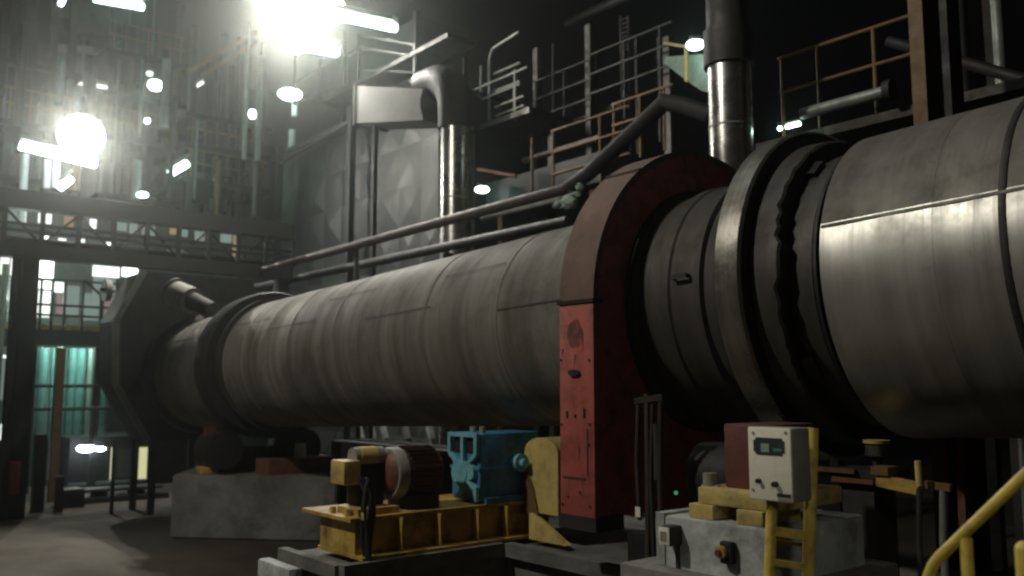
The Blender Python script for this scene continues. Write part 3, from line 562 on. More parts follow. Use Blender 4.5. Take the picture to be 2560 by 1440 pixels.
for k, (px, py, px1, Y, r, m) in enumerate(((1300, 352, 1560, 15.6, .10, 'dark'), (1310, 402, 1500, 14.6, .08, 'brown'), (1205, 545, 1440, 12.2, .06, 'grey'), (1420, 60, 1740, 17, .16, 'dark'))):
    z = P(px, py, Y=Y).z; single('header_pipe', MB().cyl((x_at(px, Y, z), Y, z), (x_at(px1, Y, z), Y, z), r, n=12), M[m], ['dim pipe running level behind the brown three-bar railing', 'thin brown pipe running level below the brown three-bar railing', 'thin grey pipe under the platform with the small oval lamp', 'thick dark pipe high in the dark left of the oval hopper lamp'][k], 'pipe')
for k, (px, Y) in enumerate(((1338, 15.2), (1470, 15.2), (1668, 15.2))):
    q = P(px, 300, Y=Y); single('steel_post', MB().box(q.x-.09, q.x+.09, Y, Y+.18, 0, P(px, [120, 60, 90][k], Y=Y).z), M['dark'], ['dark steel post just right of the stacked stair rails', 'dark steel post left of the dim ladder', 'dark steel post just left of the pale hopper'][k], 'post')
hp = thing('hopper', 'pale green hopper lit by the oval lamp beside the exhaust duct', 'hopper', P(1710, 180, Y=13))
pts = [P(1660, 158, Y=13), P(1664, 142, Y=13), P(1755, 135, Y=13), P(1790, 170, Y=13), P(1790, 235, Y=13), P(1752, 226, Y=13), P(1715, 200, Y=13)]
MB().prism(pts, (0, .9, 0)).build('bin', M['insul'], hp)
a, b = P(1714, 120, Y=12.95), P(1714, 205, Y=12.95); MB().box(a.x-.03, a.x+.03, 12.94, 12.99, b.z, a.z+.05).build('stay', M['pale_yellow'], hp)
MB().bar((a.x, 12.96, a.z+.03), P(1660, 108, Y=12.96), .05).build('stay', M['pale_yellow'], hp)
MB().box(pts[3].x-.1, pts[3].x+.1, 13.2, 13.5, 0, pts[4].z).build('leg', M['dark'], hp)
# ---------------------------------------------------------------- sheeted scaffold in the middle distance
sc = thing('clad_tower', 'flat dark box tower with quilted diamond cladding panels behind the kiln', 'clad tower', (-24, 13.5, 0))
YS = 12.8; xl_, xr_ = P(700, 500, Y=YS).x, P(1112, 500, Y=YS).x; zt_ = P(900, 318, Y=YS).z
mb = MB(); nx, nz = 9, 9; pw, ph = (xr_-xl_)/nx, (zt_-.4)/nz
for i in range(nx):             # each panel folded to a shallow pyramid along its diagonals
    for j in range(nz):
        x0, z0 = xl_+pw*i, .4+ph*j; c = mb.bm.verts.new((x0+pw*random.uniform(.4, .6), YS-random.uniform(.015, .10), z0+ph*random.uniform(.4, .6)))
        q = [mb.bm.verts.new(v) for v in ((x0, YS, z0), (x0+pw, YS, z0), (x0+pw, YS, z0+ph), (x0, YS, z0+ph))]
        for k in range(4): mb.bm.faces.new((q[k], q[(k+1) % 4], c))
mb.box(xl_, xr_, YS+.002, YS+3, 0, zt_)
mb.build('cladding', M['sheet'], sc, smooth=False)
for px in (700, 880, 1112): q = P(px, 500, Y=YS-.4); MB().box(q.x-.09, q.x+.09, YS-.55, YS-.36, 0, zt_+(.3 if px != 880 else .5)).build('post', M['black'], sc)
MB().box(xl_, xr_, YS-.4, YS+2.5, zt_+.02, zt_+.16).build('top_deck', M['black'], sc)
z0, z1 = zt_+.17, P(960, 90, Y=YS+.6).z; xa_, xb_ = P(866, 200, Y=YS+.6).x, P(1045, 200, Y=YS+.6).x
MB().box(xa_, xb_, YS+.6, YS+2.4, z0, z1).build('upper_box', M['sheet'], sc)
for x_ in (xa_, xb_): MB().box(x_-.07, x_+.07, YS+.45, YS+.598, z0, z1+.1).build('corner_angle', M['dark'], sc)
q1, q2 = P(700, 410, Y=YS-.45), P(880, 300, Y=YS-.45); MB().bar(q1, q2, .06).build('brace', M['dark'], sc)
cv = thing('box_duct', 'pale boxy duct joining the dark bend on top of the shiny pipe', 'duct', P(975, 305, Y=10.9))
c00, c10, c11, c01 = P(888, 308, Y=10.6), P(1058, 300, Y=10.6), P(1057, 222, Y=10.6), P(890, 214, Y=10.6)
m1, m2 = P(1051, 268, Y=10.6), P(1050, 248, Y=10.6)
MB().prism([c00, c10, m1, m2, c11, c01], (0, .9, 0)).build('casing', M['banner'], cv, smooth=False)
MB().box(c00.x-.06, c00.x+.02, 10.56, 11.54, c00.z-.05, c01.z+.05).build('end_flange', M['dark'], cv)
MB().bar((c00.x+.3, 11, c00.z), (c00.x+.3, 11, 0), .12).build('prop', M['black'], cv)
tg = thing('tower_railing', 'dim dark railing of the upper deck above the pale canvas sheet', 'railing', P(880, 215, Y=12.4))
for px, y0, y1 in ((862, 80, 215), (898, 85, 215), (1038, 112, 215), (800, 150, 250), (740, 130, 260)):
    a, b = P(px, y0, Y=12.4), P(px, y1, Y=12.4); MB().bar((a.x, 12.4, b.z), (a.x, 12.4, a.z), .07).build('post', M['black' if px != 1038 else 'dark'], tg)
for (x0_, y0_, x1_, y1_) in ((898, 88, 1038, 112), (898, 172, 1038, 182), (898, 118, 1038, 140), (740, 205, 898, 118), (740, 260, 898, 200)):
    MB().bar(P(x0_, y0_, Y=12.4), P(x1_, y1_, Y=12.4), .05).build('rail', M['black'], tg)
a = P(880, 214, Y=12.4); MB().box(a.x-1.5, a.x+5, 12.3, 13.2, a.z-.12, a.z).build('deck', M['black'], tg)
# ---------------------------------------------------------------- pipe bridge on the left
XBR = -21.7
pb_ = thing('pipe_bridge', 'dark steel pipe bridge crossing the left side high above the floor', 'pipe bridge', (XBR, 5, 0))
ya, yb = .5, P(735, 600, X=XBR).y
zt = P(0, 466, X=XBR).z; zt2 = P(0, 514, X=XBR).z; zl = P(0, 600, X=XBR).z; zl2 = P(0, 638, X=XBR).z
MB().box(XBR-.35, XBR, ya, yb, zt2, zt).build('top_girder', M['black'], pb_)
MB().box(XBR-.35, XBR, ya, yb, zl2, zl).build('bottom_girder', M['black'], pb_)
nb = 13
for k in range(nb+1):
    y = ya+(yb-ya)*k/nb; MB().box(XBR-.09, XBR-.005, y-.05, y+.05, zl+.001, zt2-.001).build('lattice_post', M['black'], pb_)
    if k < nb:
        y2 = ya+(yb-ya)*(k+1)/nb; p, q = ((y, zl), (y2, zt2)) if k % 2 else ((y, zt2), (y2, zl))
        MB().bar((XBR-.1, *p), (XBR-.1, *q), .05).build('lattice_brace', M['black'], pb_)
for h in (.35, .55): MB().bar((XBR-.06, ya, zl+(zt2-zl)*h), (XBR-.06, yb, zl+(zt2-zl)*h), .07).build('lattice_rail', M['black'], pb_)
MB().cyl((XBR-.25, ya, zl+.09), (XBR-.25, yb, zl+.09), .07, n=14).build('carried_pipe', M['brown'], pb_)
for px, w in ((62, .34), (28, .12)):
    y = P(px, 900, X=XBR+.05).y; MB().box(XBR-.2, XBR+.12, y-w/2, y+w/2, 0, zl2-.001).build('column', M['black'], pb_)
y = yb-.25; MB().box(XBR-.33, XBR-.03, y-.15, y+.15, 0, zl2-.001).build('column', M['black'], pb_)
# floor-level clutter on the left
def post(px, y0, y1, X, w, m, label, cat='post', group=None, rnd=False):
    a, b = P(px, y0, X=X), P(px, y1, X=X); b.z = max(0, min(b.z, 0 if y1 > 1240 else b.z))
    mb = MB(); (mb.cyl((X, a.y, b.z), (X, a.y, a.z), w/2, n=14) if rnd else mb.box(X-w/2, X+w/2, a.y-w/2, a.y+w/2, b.z, a.z))
    return single('pipe' if cat == 'pipe' else 'steel_post', mb, M[m], label, cat, group)
post(103, 1085, 1300, -22.6, .24, 'dark', 'dark short post on the floor right of the bridge column')
post(152, 870, 1300, -24.5, .20, 'orange', 'ochre post behind the bridge column below the railed walkway')
post(150, 1190, 1310, -22.3, .16, 'brown', 'thin brown post standing in front of the ochre post')
post(287, 1100, 1310, -21.3, .07, 'dark', 'thin dark post in front of the bright yellow window')
post(38, 1155, 1235, -21.2, .20, 'redpipe', 'short red standpipe beside the left bridge column', 'pipe', rnd=True)
post(120, 1105, 1200, -23.5, .12, 'cladpipe', 'pale slim pipe beside the dark short post', 'pipe', rnd=True)
post(14, 660, 1080, -26, .16, 'cladpipe', 'pale vertical pipe at the left edge behind the bridge column', 'pipe', rnd=True)
# railed walkway behind the hood
wl = thing('railed_walkway', 'dark walkway with black and ochre railing left of the hood', 'walkway', (-26, 6, 3.5))
XWK = -26.; y0_, y1_ = P(88, 840, X=XWK).y, P(300, 840, X=XWK).y; zd = P(180, 826, X=XWK).z
MB().box(XWK-1.4, XWK, y0_-2.6, y1_+.6, zd-.42, zd).build('deck', M['black'], wl)
for py in (702, 765, 790): z = P(180, py, X=XWK).z; MB().bar((XWK-.03, y0_-2.5, z), (XWK-.03, y1_+.5, z), .06).build('rail', M['black'], wl)
MB().box(XWK-1.42, XWK-1.36, y0_-2.6, y1_+.6, zd+.002, zd+.22).build('toe_board', M['yellow'], wl)
for px in (100, 128, 160, 205, 255, 292): y = P(px, 790, X=XWK).y; MB().box(XWK-.06, XWK, y-.035, y+.035, zd+.001, P(180, 702, X=XWK).z).build('rail_post', M['black'], wl)
a, b = P(212, 700, X=XWK), P(252, 738, X=XWK); MB().tube([a, b, P(254, 830, X=XWK)], .04).build('bent_rail', M['black'], wl)
for px in (95, 262): y = P(px, 900, X=XWK).y; MB().box(XWK-.8, XWK-.62, y-.09, y+.09, 0, zd-.421).build('leg', M['dark'], wl)
for k, (py) in enumerate((965, 1022)):
    z = P(180, py, X=-25.2).z; y0q, y1q = P(85, py, X=-25.2).y, P(275, py, X=-25.2).y
    single('cross_pipe', MB().tube([(-25.2, y0q, z), (-25.2, y1q, z)], .045), M['black'], ['upper thin black pipe crossing the teal columns', 'lower thin black pipe crossing the teal columns'][k], 'pipe', 'thin pipes crossing the teal columns')
for k, (px, w, m) in enumerate(((185, .22, 'teal'), (205, .28, 'teal'), (228, .18, 'cladpipe'), (248, .3, 'teal'), (262, .16, 'teal'), (110, .3, 'teal'), (136, .16, 'teal'))):
    a, b = P(px, 870, X=-28.5), P(px, 1060, X=-28.5)
    single('vessel_leg', MB().cyl((-28.5, a.y, 0), (-28.5, a.y, a.z), w/2, n=14), M[m], ['slim teal column just right of the ochre post', 'wide teal column second from the ochre post', 'pale slim column between the teal columns', 'wide teal column nearest the hood', 'thin teal column hidden against the hood edge', 'wide teal column just right of the bridge column', 'thin teal column between the bridge column and ochre post'][k], 'column', 'columns below the railed walkway')
for k, px in enumerate((96, 122, 168, 196, 216, 238, 270)):
    a, b = P(px, 900, X=-29.4), P(px, 1060, X=-29.4)
    single('drain_pipe', MB().cyl((-29.4, a.y, 0), (-29.4, a.y, P(px, 868, X=-29.4).z), [.07, .10, .06, .09, .07, .11, .07][k], n=12), M['litpipe' if k % 2 else 'teal'], 'one of the slim lit pipes standing behind the teal columns', 'pipe', 'slim pipes behind the teal columns')
# booth with lit windows at floor level, dark machines in front
bo = thing('operator_booth', 'low dark booth with yellow lit window openings on the left floor', 'booth', (-27, 9, 0))
XO = -27.; a, b = P(170, 1212, X=XO), P(372, 1105, X=XO)
MB().box(XO-2.5, XO-.06, a.y, b.y+1.2, 0, P(270, 1092, X=XO).z).build('wall', M['black'], bo)
for (p0, p1, m) in ((275, 292, 'win_y'), (346, 370, 'win_y')):
    q0, q1 = P(p0, 1200, X=XO), P(p1, 1118, X=XO); MB().box(XO-.055, XO-.03, q0.y, q1.y, q0.z, q1.z).build('window', M[m], bo)
q0, q1 = P(296, 1196, X=XO), P(343, 1120, X=XO); MB().box(XO-.055, XO-.03, q0.y, q1.y, q0.z, q1.z).build('dark_window', M['wall'], bo)
q0, q1 = P(170, 1206, X=XO), P(362, 1203, X=XO); MB().box(XO-.055, XO+.12, q0.y, q1.y, q0.z-.03, q1.z).build('sill', M['cladpipe'], bo)
mk = thing('pump_skid', 'black pump skid on the floor below the lit booth windows', 'pump', (-23.5, 7.5, 0))
a, b = P(200, 1270, X=-23.5), P(410, 1212, X=-23.5); MB().box(-24.2, -23.5, a.y, b.y, .25, b.z, bev=.04).build('casing', M['black'], mk); MB().box(-24.3, -23.4, a.y-.2, b.y+.1, 0, .12).build('bed', M['dark'], mk)
MB().cyl((-23.8, a.y+.5, .12), (-23.8, a.y+.5, .25), .2).cyl((-23.8, b.y-.6, .12), (-23.8, b.y-.6, .25), .2).build('pedestal', M['black'], mk)
q = P(176, 1240, X=-23.2); single('brown_crate', MB().box(-23.5, -22.9, q.y-.25, q.y+.25, 0, q.z+.18, bev=.02), M['brown'], 'small brown steel box on the floor left of the black pump', 'box')
# ---------------------------------------------------------------- process towers on the left
def tower(label, X, pxs, ytop, floors, m, back=3.2, w=.22, rails=(), name='process_tower', braces=True):
    ys = [P(px, 480, X=X).y for px in pxs]; z1 = P(pxs[0], ytop, X=X).z; zf = [P(300, f, X=X).z for f in floors]
    t = thing(name, label, 'steel tower', (X, ys[0], 0))
    for y in ys:
        MB().box(X-w/2, X+w/2, y-w/2, y+w/2, 0, z1).build('column', M[m], t); MB().box(X-back-w/2, X-back+w/2, y-w/2, y+w/2, 0, z1).build('column', M['dark'], t)
    for k, z in enumerate(zf):
        MB().box(X-back, X+.25, ys[0]-.3, ys[-1]+.3, z-.2, z).build('floor', M['black'], t)
        if k in rails:
            for h in (.55, 1.05): MB().bar((X+.22, ys[0]-.2, z+h), (X+.22, ys[-1]+.2, z+h), .05).build('handrail', M['orange'], t)
            for q in range(7): y = ys[0]+(ys[-1]-ys[0])*q/6; MB().bar((X+.22, y, z), (X+.22, y, z+1.05), .05).build('rail_post', M['orange'], t)
    if braces:
        zz = [0]+sorted(zf)
        for k in range(len(zz)-1):
            i = k % (len(ys)-1); MB().bar((X+.02, ys[i], zz[k]), (X+.02, ys[i+1], zz[k+1]-.2), .09).build('brace', M['dark'], t)
    return t
tower('tall grey steel process tower rising at the far left edge', -31, (8, 50, 112, 160), -60, (210, 350, 480, 640, 840), 'dark', rails=(1, 3))
tower('brown steel process tower carrying the small strip lamps left of centre', -34, (262, 310, 352, 432), -40, (130, 235, 345, 490, 700), 'brown', rails=(0, 2))
tower('slender steel process tower with ochre column behind the pipe bridge', -32, (470, 546, 590, 648), 60, (250, 330, 420, 560), 'dark', rails=(1, 2))
# rear wall of the left hall
bw = thing('plant_hall', 'dark clad plant hall standing far behind the left process towers', 'hall', (-46, 12, 0))
XH = -46.
MB().box(XH-8, XH, -2, 26, 0, P(300, 150, X=XH).z).build('wall', M['wall'], bw)
for (x0_, y0_, x1_, y1_, m) in ((172, 260, 200, 230, 'win_t'), (300, 300, 330, 270, 'win_t'), (460, 300, 470, 280, 'win_t'), (520, 395, 536, 370, 'win_t')):
    a, b = P(x0_, y0_, X=XH+.06), P(x1_, y1_, X=XH+.06); MB().box(XH+.012, XH+.06, a.y, b.y, a.z, b.z).build('window', M[m], bw)
an = thing('lit_annex', 'annex behind the pipe bridge with many small lit panes of frosted glass', 'annex', (-30.3, 9, 0))
XH = -30.3
MB().box(XH-.4, XH, P(-60, 700, X=XH).y, P(680, 700, X=XH).y, 0, P(300, 520, X=XH).z).build('wall', M['wall'], an)
for (x0_, y0_, x1_, y1_, m) in ((0, 692, 24, 640, 'win_w'), (26, 692, 52, 640, 'win_w'), (95, 695, 135, 650, 'win_b'), (92, 720, 132, 704, 'win_b'), (92, 792, 130, 728, 'win_w'), (136, 730, 160, 706, 'win_w'), (232, 690, 300, 656, 'win_w'), (306, 690, 345, 664, 'win_b'),
        (232, 735, 290, 696, 'win_t'), (140, 790, 158, 735, 'win_p'), (164, 790, 200, 715, 'win_t'), (208, 800, 250, 735, 'win_t'), (256, 800, 285, 742, 'win_p'), (505, 725, 522, 700, 'win_w'), (545, 725, 556, 700, 'win_b'), (565, 735, 590, 700, 'win_t'),
        (20, 552, 44, 522, 'win_t'), (50, 560, 66, 522, 'win_b'), (96, 556, 130, 528, 'win_w'), (160, 572, 185, 540, 'win_o'), (225, 570, 242, 540, 'win_w'), (290, 575, 318, 552, 'win_t'), (324, 590, 345, 556, 'win_t'), (355, 590, 388, 558, 'win_t'), (425, 585, 444, 562, 'win_o'), (452, 590, 470, 570, 'win_t'), (488, 600, 512, 572, 'win_t'), (552, 605, 580, 580, 'win_t'), (583, 640, 596, 585, 'win_o'),
        (105, 602, 126, 592, 'win_b'), (146, 606, 166, 597, 'win_w'), (190, 608, 212, 598, 'win_w'), (262, 617, 276, 607, 'win_b'), (360, 626, 376, 618, 'win_t'), (420, 632, 436, 624, 'win_t'), (450, 636, 466, 628, 'win_t'),
        (0, 830, 10, 700, 'win_t'), (18, 800, 26, 705, 'win_t'), (30, 800, 38, 720, 'win_o'),
        (180, 872, 220, 862, 'win_b'), (232, 888, 278, 862, 'win_w'), (185, 930, 222, 890, 'win_t'), (236, 930, 276, 900, 'win_t'), (88, 900, 108, 865, 'win_w'), (0, 1000, 12, 900, 'win_t'), (0, 895, 24, 888, 'win_w'), (92, 1000, 140, 920, 'win_g'), (172, 1050, 196, 960, 'win_g'), (206, 1050, 240, 955, 'win_g'), (246, 1040, 272, 960, 'win_g'), (0, 1100, 14, 1060, 'win_w'), (235, 1080, 252, 1030, 'win_t')):
    a, b = P(x0_, y0_, X=XH+.06), P(x1_, y1_, X=XH+.06); MB().box(XH+.003, XH+.06, a.y, b.y, a.z, b.z).build('window', M[m], an)
# vertical pipes near the lamps; the palest carry lamplight in their base colour
for px, y0, y1, X, w, m, lab in (
    (64, 385, 560, -30, .22, 'litpipe', 'cream lit pipe below the left end of the long tube light'),
    (120, 402, 470, -29.5, .2, 'litpipe', 'bright bluish pipe left of the pair under the big globe lamp'),
    (142, 400, 470, -29.6, .24, 'litpipe', 'bright bluish pipe right of the pair under the big globe lamp'),
    (190, 405, 480, -30.2, .3, 'orange', 'ochre lit pipe directly under the big globe lamp'),
    (345, 402, 500, -33, .3, 'litpipe', 'wide pale green pipe right of the big globe lamp'),
    (352, 255, 345, -33, .12, 'litpipe', 'thin bright pipe above the wide pale green pipe'),
    (312, 400, 480, -33, .14, 'brown', 'thin brownish pipe left of the wide pale green pipe'),
    (252, 408, 480, -31, .16, 'grey', 'thin grey pipe just right of the big globe lamp'),
    (142, 145, 200, -33, .16, 'teal', 'short greenish pipe high on the left tower'),
    (622, 60, 400, -27, .14, 'litpipe', 'left one of the two long thin pipes under the bright floodlights'),
    (652, 140, 400, -27, .18, 'litpipe', 'right one of the two long thin pipes under the bright floodlights'),
    (640, 400, 540, -28, .14, 'grey', 'thin grey pipe below the two long thin pipes'),
    (566, 448, 530, -34, .16, 'litpipe', 'pale short pipe just right of the ochre tower column'),
    (530, 448, 530, -34, .2, 'litpipe', 'pale short pipe just left of the ochre tower column'),
    (737, 255, 290, -28, .2, 'litpipe', 'short pale green pipe hanging under the small oval lamp'),
    (730, 325, 395, -28, .22, 'litpipe', 'pale green pipe lower down under the small oval lamp'),
    (547, 400, 560, -31.7, .26, 'orange', 'ochre pipe in front of the slender tower')):
    a, b = P(px, y0, X=X), P(px, y1, X=X)
    single('riser_pipe', MB().cyl((X, a.y, b.z), (X, a.y, a.z), w/2, n=14), M[m], lab, 'pipe', 'riser pipes among the left towers')
rr_ = random.Random(3); lb = []
for k in range(22):
    px = 6+k*29+rr_.uniform(-6, 6); X = rr_.choice((-29, -30.6, -32.5, -35)) if px > 60 else -33; y0 = rr_.choice((-30, 60, 150, 240, 300, 380)); y1 = min(500, y0+rr_.choice((110, 170, 260)))
    a, b = P(px, y0, X=X), P(px, y1, X=X); w = rr_.choice((.1, .14, .2, .28)); mm = rr_.choice(('cladpipe', 'cladpipe', 'grey', 'teal', 'dark', 'brown'))
    side = 'crowding the tower left of the big globe lamp' if px < 203 else ('between the globe lamp and the long thin pipes' if px < 622 else 'right of the two long thin pipes on the left')
    single('tower_pipe', MB().cyl((X, a.y, b.z), (X, a.y, a.z), w/2, n=10), M[mm], 'one of the upright pipes '+side, 'pipe', 'upright tower pipes '+side)
# horizontal beams and ducts high on the left
for k, (x0_, y0_, x1_, y1_, X, w, m, lab) in enumerate((
    (130, 62, 300, 92, -35, .5, 'dark', 'broad dark duct crossing the top of the left tower'), (140, 120, 300, 132, -35, .25, 'grey', 'thin grey duct below the broad dark duct'),
    (470, 180, 640, 80, -27, .12, 'orange', 'upper slanting ochre stair rail left of the floodlights'), (500, 190, 640, 105, -27, .12, 'orange', 'lower slanting ochre stair rail left of the floodlights'),
    (190, 235, 240, 250, -33.5, .14, 'cladpipe', 'pale bracket below the two strip lamps'))):
    a, b = P(x0_, y0_, X=X), P(x1_, y1_, X=X)
    single('duct' if k < 2 else ('stair_rail' if k < 4 else 'bracket'), MB().bar(a, b, w), M[m], lab, ['duct', 'duct', 'stair rail', 'stair rail', 'bracket'][k])
# clutter along the far ground behind the drive (seen between the drum and the gearbox)
bc = thing('switch_cabinet', 'long dark steel cabinet under the kiln behind the motor', 'cabinet', (-11, 8.8, 0))
a, b = P(832, 1100, Y=8.8), P(1135, 1100, Y=8.8); MB().box(a.x, b.x, 8.8, 9.6, 0, a.z, bev=.02).build('body', M['dark'], bc); MB().box(a.x, a.x+.35, 8.77, 8.799, .1, a.z-.02).build('door', M['brown'], bc)
for k, px in enumerate((905, 935, 965, 1020, 1080)):
    a, b = P(px, 1098, Y=12), P(px-8, 1066, Y=12)
    single('far_strut', MB().bar(a, b, .12).box(a.x-.06, a.x+.06, 11.95, 12.05, 0, a.z), M['cladpipe' if k % 2 == 0 else 'banner'], ['leftmost pale strut glimpsed under the kiln above the motor', 'second pale strut glimpsed under the kiln above the motor', 'middle pale strut glimpsed under the kiln above the motor', 'fourth pale strut glimpsed under the kiln left of the gearbox', 'pale strut glimpsed under the kiln nearest the gearbox'][k], 'strut', 'struts glimpsed under the kiln')
# ---------------------------------------------------------------- lamps
def tube_lamp(label, a, b, r, m, group='fluorescent tube lights'):
    t = thing('tube_light', label, 'tube light', (a+b)/2, group)
    MB().tube([a, a*.5+b*.5, b], r, 10).build('tube', M[m], t)
    MB().bar(a+Vector((0, .0, r*2.2)), b+Vector((0, .0, r*2.2)), r*2.2, r*1.1).build('housing', M['grey'], t); return t
tube_lamp('long tube light at the top left', P(236, -4, X=-26), P(358, 18, X=-26), .10, 'tube')
tube_lamp('long tube light running right from the bright floodlights', P(640, -2, X=-21), P(988, 70, X=-17), .10, 'tube')
tube_lamp('long tube light in front of the big globe lamp', P(50, 364, X=-28.7), P(240, 410, X=-28.7), .12, 'tube_v')
tube_lamp('short tilted tube light right of the big globe lamp', P(424, 434, X=-31), P(468, 408, X=-31), .13, 'tube')
tube_lamp('short tilted tube light under the big globe lamp', P(148, 470, X=-28.9), P(178, 446, X=-28.9), .11, 'tube_v')
tube_lamp('short tube light just under the floodlights', P(770, 118, Y=11), P(838, 130, Y=11), .13, 'tube')
tube_lamp('small violet white tube light at the top left edge', P(151, 12, X=-30), P(160, -8, X=-30), .08, 'tube_v')
tube_lamp('small strip lamp left of the pair high on the brown tower', P(172, 205, X=-33.4), P(206, 210, X=-33.4), .06, 'win_w', 'strip lamps on the brown tower')
tube_lamp('small strip lamp right of the pair high on the brown tower', P(236, 213, X=-33.4), P(268, 219, X=-33.4), .07, 'win_w', 'strip lamps on the brown tower')
tube_lamp('thin short tube light under the walkway behind the riding ring', P(1966, 318, Y=10), P(2000, 309, Y=10), .025, 'lamp')
tube_lamp('slanted dim strip lamp up between the towers', P(492, 215, X=-34), P(508, 205, X=-34), .07, 'win_w')
def oval_lamp(label, c, r, sc_, m='lamp', aim=None):
    t = thing('bulkhead_lamp', label, 'lamp', c, 'small bulkhead lamps')
    MB().sphere(c, r, sc_, n=16).build('lens', M[m], t); MB().cyl(c+Vector((0, 0, r*sc_[2]*.8)), c+Vector((0, 0, r*sc_[2]*.8+.08)), r*.7, n=16).build('bracket', M['dark'], t)
    return t
oval_lamp('wide oval lamp above the pale green pipes', P(725, 236, X=-27.4), .40, (1, 1, .45))
oval_lamp('oval lamp over the pale hopper beside the exhaust duct', P(1738, 112, Y=12.6), .17, (1, 1, .5))
oval_lamp('small oval lamp on the dark platform right of the shiny pipe', P(1205, 474, Y=12.6), .17, (1, 1, .45))
oval_lamp('square bright lamp on the brown tower right of the strip lamps', P(388, 213, X=-33), .26, (1, 1, .8))
oval_lamp('tiny lamp above the square bright lamp', P(374, 184, X=-33), .13, (1, 1, .8), 'win_w')
oval_lamp('tiny round lamp below the square bright lamp', P(368, 302, X=-33), .10, (1, 1, 1))
oval_lamp('small lamp between the two long thin pipes', P(631, 285, X=-29), .13, (1, 1, 1.3))
oval_lamp('small square lamp in the middle of the left towers', P(490, 315, X=-34), .12, (1, 1, 1.3))
oval_lamp('small lamp sitting on the pipe bridge', P(356, 487, X=-24), .15, (1, 1, .5))
oval_lamp('bigger one of the twin white lamps at the lit booth', P(215, 1121, X=-26.6), .24, (1, 1, .45), 'tube_v')
oval_lamp('smaller one of the twin white lamps at the lit booth', P(251, 1122, X=-26.6), .14, (1, 1, .5), 'tube_v')
oval_lamp('tiny bead lamp under the walkway behind the riding ring', P(1950, 321, Y=10), .032, (1, 1, .9))
# the two strong lamps
def lamp(name, kind, loc, power, col, size=.3, target=None, spot=None, blend=.6):
    l = bpy.data.lights.new(name, kind); l.energy = power; l.color = col
    if kind == 'SPOT': l.spot_size = R(spot); l.spot_blend = blend
    l.shadow_soft_size = size
    o = bpy.data.objects.new(name, l); C.objects.link(o); o.location = loc
    if target: o.rotation_euler = (Vector(target)-Vector(loc)).to_track_quat('-Z', 'Y').to_euler()
    return o
cam_loc = Vector((0, 0, CH))
def flood(name, label, c, r, m, group=None):
    t = thing(name, label, 'floodlight', c, group); d = (cam_loc-c).normalized(); d = (d+Vector((0, 0, -.12))).normalized()
    MB().cyl(c, c+d*.06, r, n=32).build('lens', M[m], t)
    MB().cyl(c-d*.45, c-d*.01, r*.45, r*1.08, n=32).build('reflector', M['grey'], t)
    MB().bar(c-d*.4, c-d*.4+Vector((0, 0, 1.2)), .08).build('hanger', M['dark'], t)
    lamp('floodlight_bulb', 'SPOT', c+d*.09, 1450 if name == 'floodlight' else 1900, (1, .96, .86), .05, c+d*5, 165, .5)
for k, (px, py, r) in enumerate(((700, 40, .52), (772, 62, .52), (735, 92, .44), (820, 22, .42), (668, 6, .36))):
    flood('floodlight', ['large floodlight at the left of the bright cluster', 'large floodlight in the middle of the bright cluster', 'lowest floodlight of the bright cluster', 'floodlight at the right of the bright cluster', 'floodlight at the top left of the bright cluster'][k], P(px, py, Y=10), r, 'hps', 'floodlights in the bright cluster')
flood('globe_light', 'single big round floodlight above the pipe bridge on the left', P(203, 340, X=-28.2), .64, 'globe')
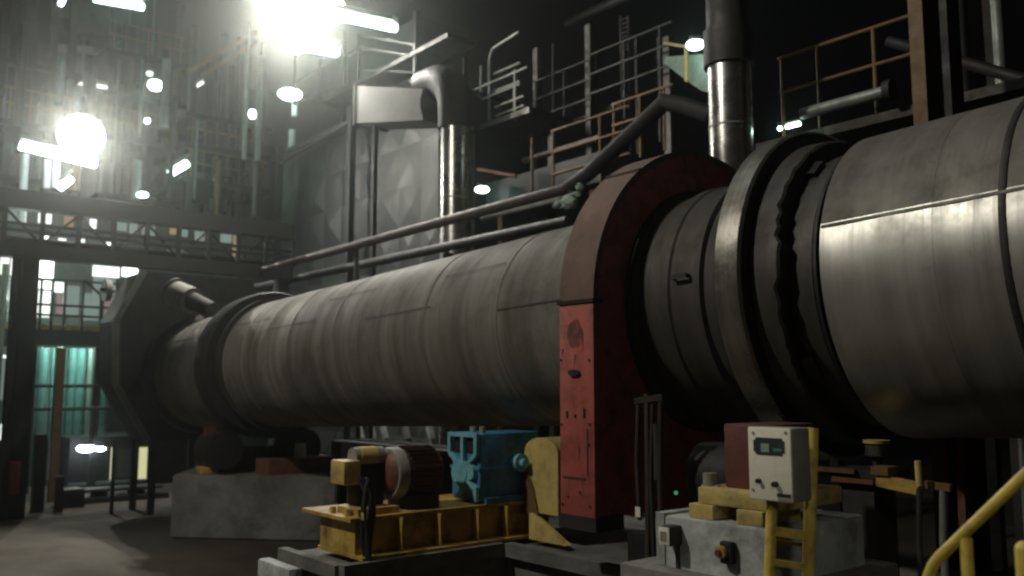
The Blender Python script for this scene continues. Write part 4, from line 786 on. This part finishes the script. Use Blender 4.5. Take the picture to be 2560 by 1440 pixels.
# ---------------------------------------------------------------- lamps out of view: plant lights and one added handrail fill
lamp('yard_floodlight', 'SPOT', (-9.5, -4, 12.5), 3100, (1, .94, .80), .35, (-7., 6, 2.), 92, .35)
lamp('roof_floodlight', 'SPOT', (-7.5, 4.8, 13), 300, (.95, 1, .92), .5, (-7., 6.6, 3.5), 110)
lamp('rail_fill_lamp', 'SPOT', (3.5, -2.5, 7.5), 420, (1, .96, .84), .3, (-1.5, 3.7, 1.7), 24)  # added narrow fill that brightens the handrail, not a fixture of the yard
sun = bpy.data.lights.new('moon', 'SUN'); sun.energy = .006; sun.angle = R(.5); sun.color = (.8, .88, 1); so = bpy.data.objects.new('moon', sun); C.objects.link(so); so.rotation_euler = (R(50), 0, R(200))
lamp('walkway_lamp', 'POINT', (-27.6, P(150, 900, X=-27.6).y, 4.0), 85, (.62, 1, .86), .12)
lamp('walkway_lamp', 'POINT', (-27.6, P(240, 900, X=-27.6).y, 4.0), 85, (.62, 1, .86), .12)
lamp('walkway_lamp', 'POINT', (-27.9, P(20, 900, X=-27.9).y, 5.4), 170, (.8, 1, .85), .12)
w = bpy.data.worlds.new('World'); bpy.context.scene.world = w; w.use_nodes = True
sk = w.node_tree.nodes.new('ShaderNodeTexSky'); sk.sky_type = 'NISHITA'; sk.sun_disc = False; sk.sun_elevation = R(-4); sk.sun_rotation = R(200)
w.node_tree.links.new(sk.outputs[0], w.node_tree.nodes['Background'].inputs[0]); w.node_tree.nodes['Background'].inputs[1].default_value = .05
# ---------------------------------------------------------------- camera
cam = bpy.data.cameras.new('camera'); co = bpy.data.objects.new('camera', cam); C.objects.link(co)
cam.sensor_width = 36; cam.lens = F/2560*36; cam.clip_end = 2000; cam.clip_start = .05
co.location = cam_loc; d = Vector((FW[0]*math.cos(PITCH), FW[1]*math.cos(PITCH), math.sin(PITCH))); co.rotation_euler = d.to_track_quat('-Z', 'Y').to_euler()
cam.dof.use_dof = True; cam.dof.focus_distance = 6.5; cam.dof.aperture_fstop = 1.3
s = bpy.context.scene; s.camera = co
s.view_settings.view_transform = 'Standard'; s.view_settings.look = 'None'; s.view_settings.exposure = 0; s.view_settings.gamma = 1
s.render.engine = 'CYCLES'; s.cycles.use_denoising = True; s.cycles.filter_width = 2.2
s.cycles.volume_bounces = 0; s.cycles.max_bounces = 5; s.cycles.diffuse_bounces = 2; s.cycles.glossy_bounces = 3; s.cycles.sample_clamp_indirect = 3
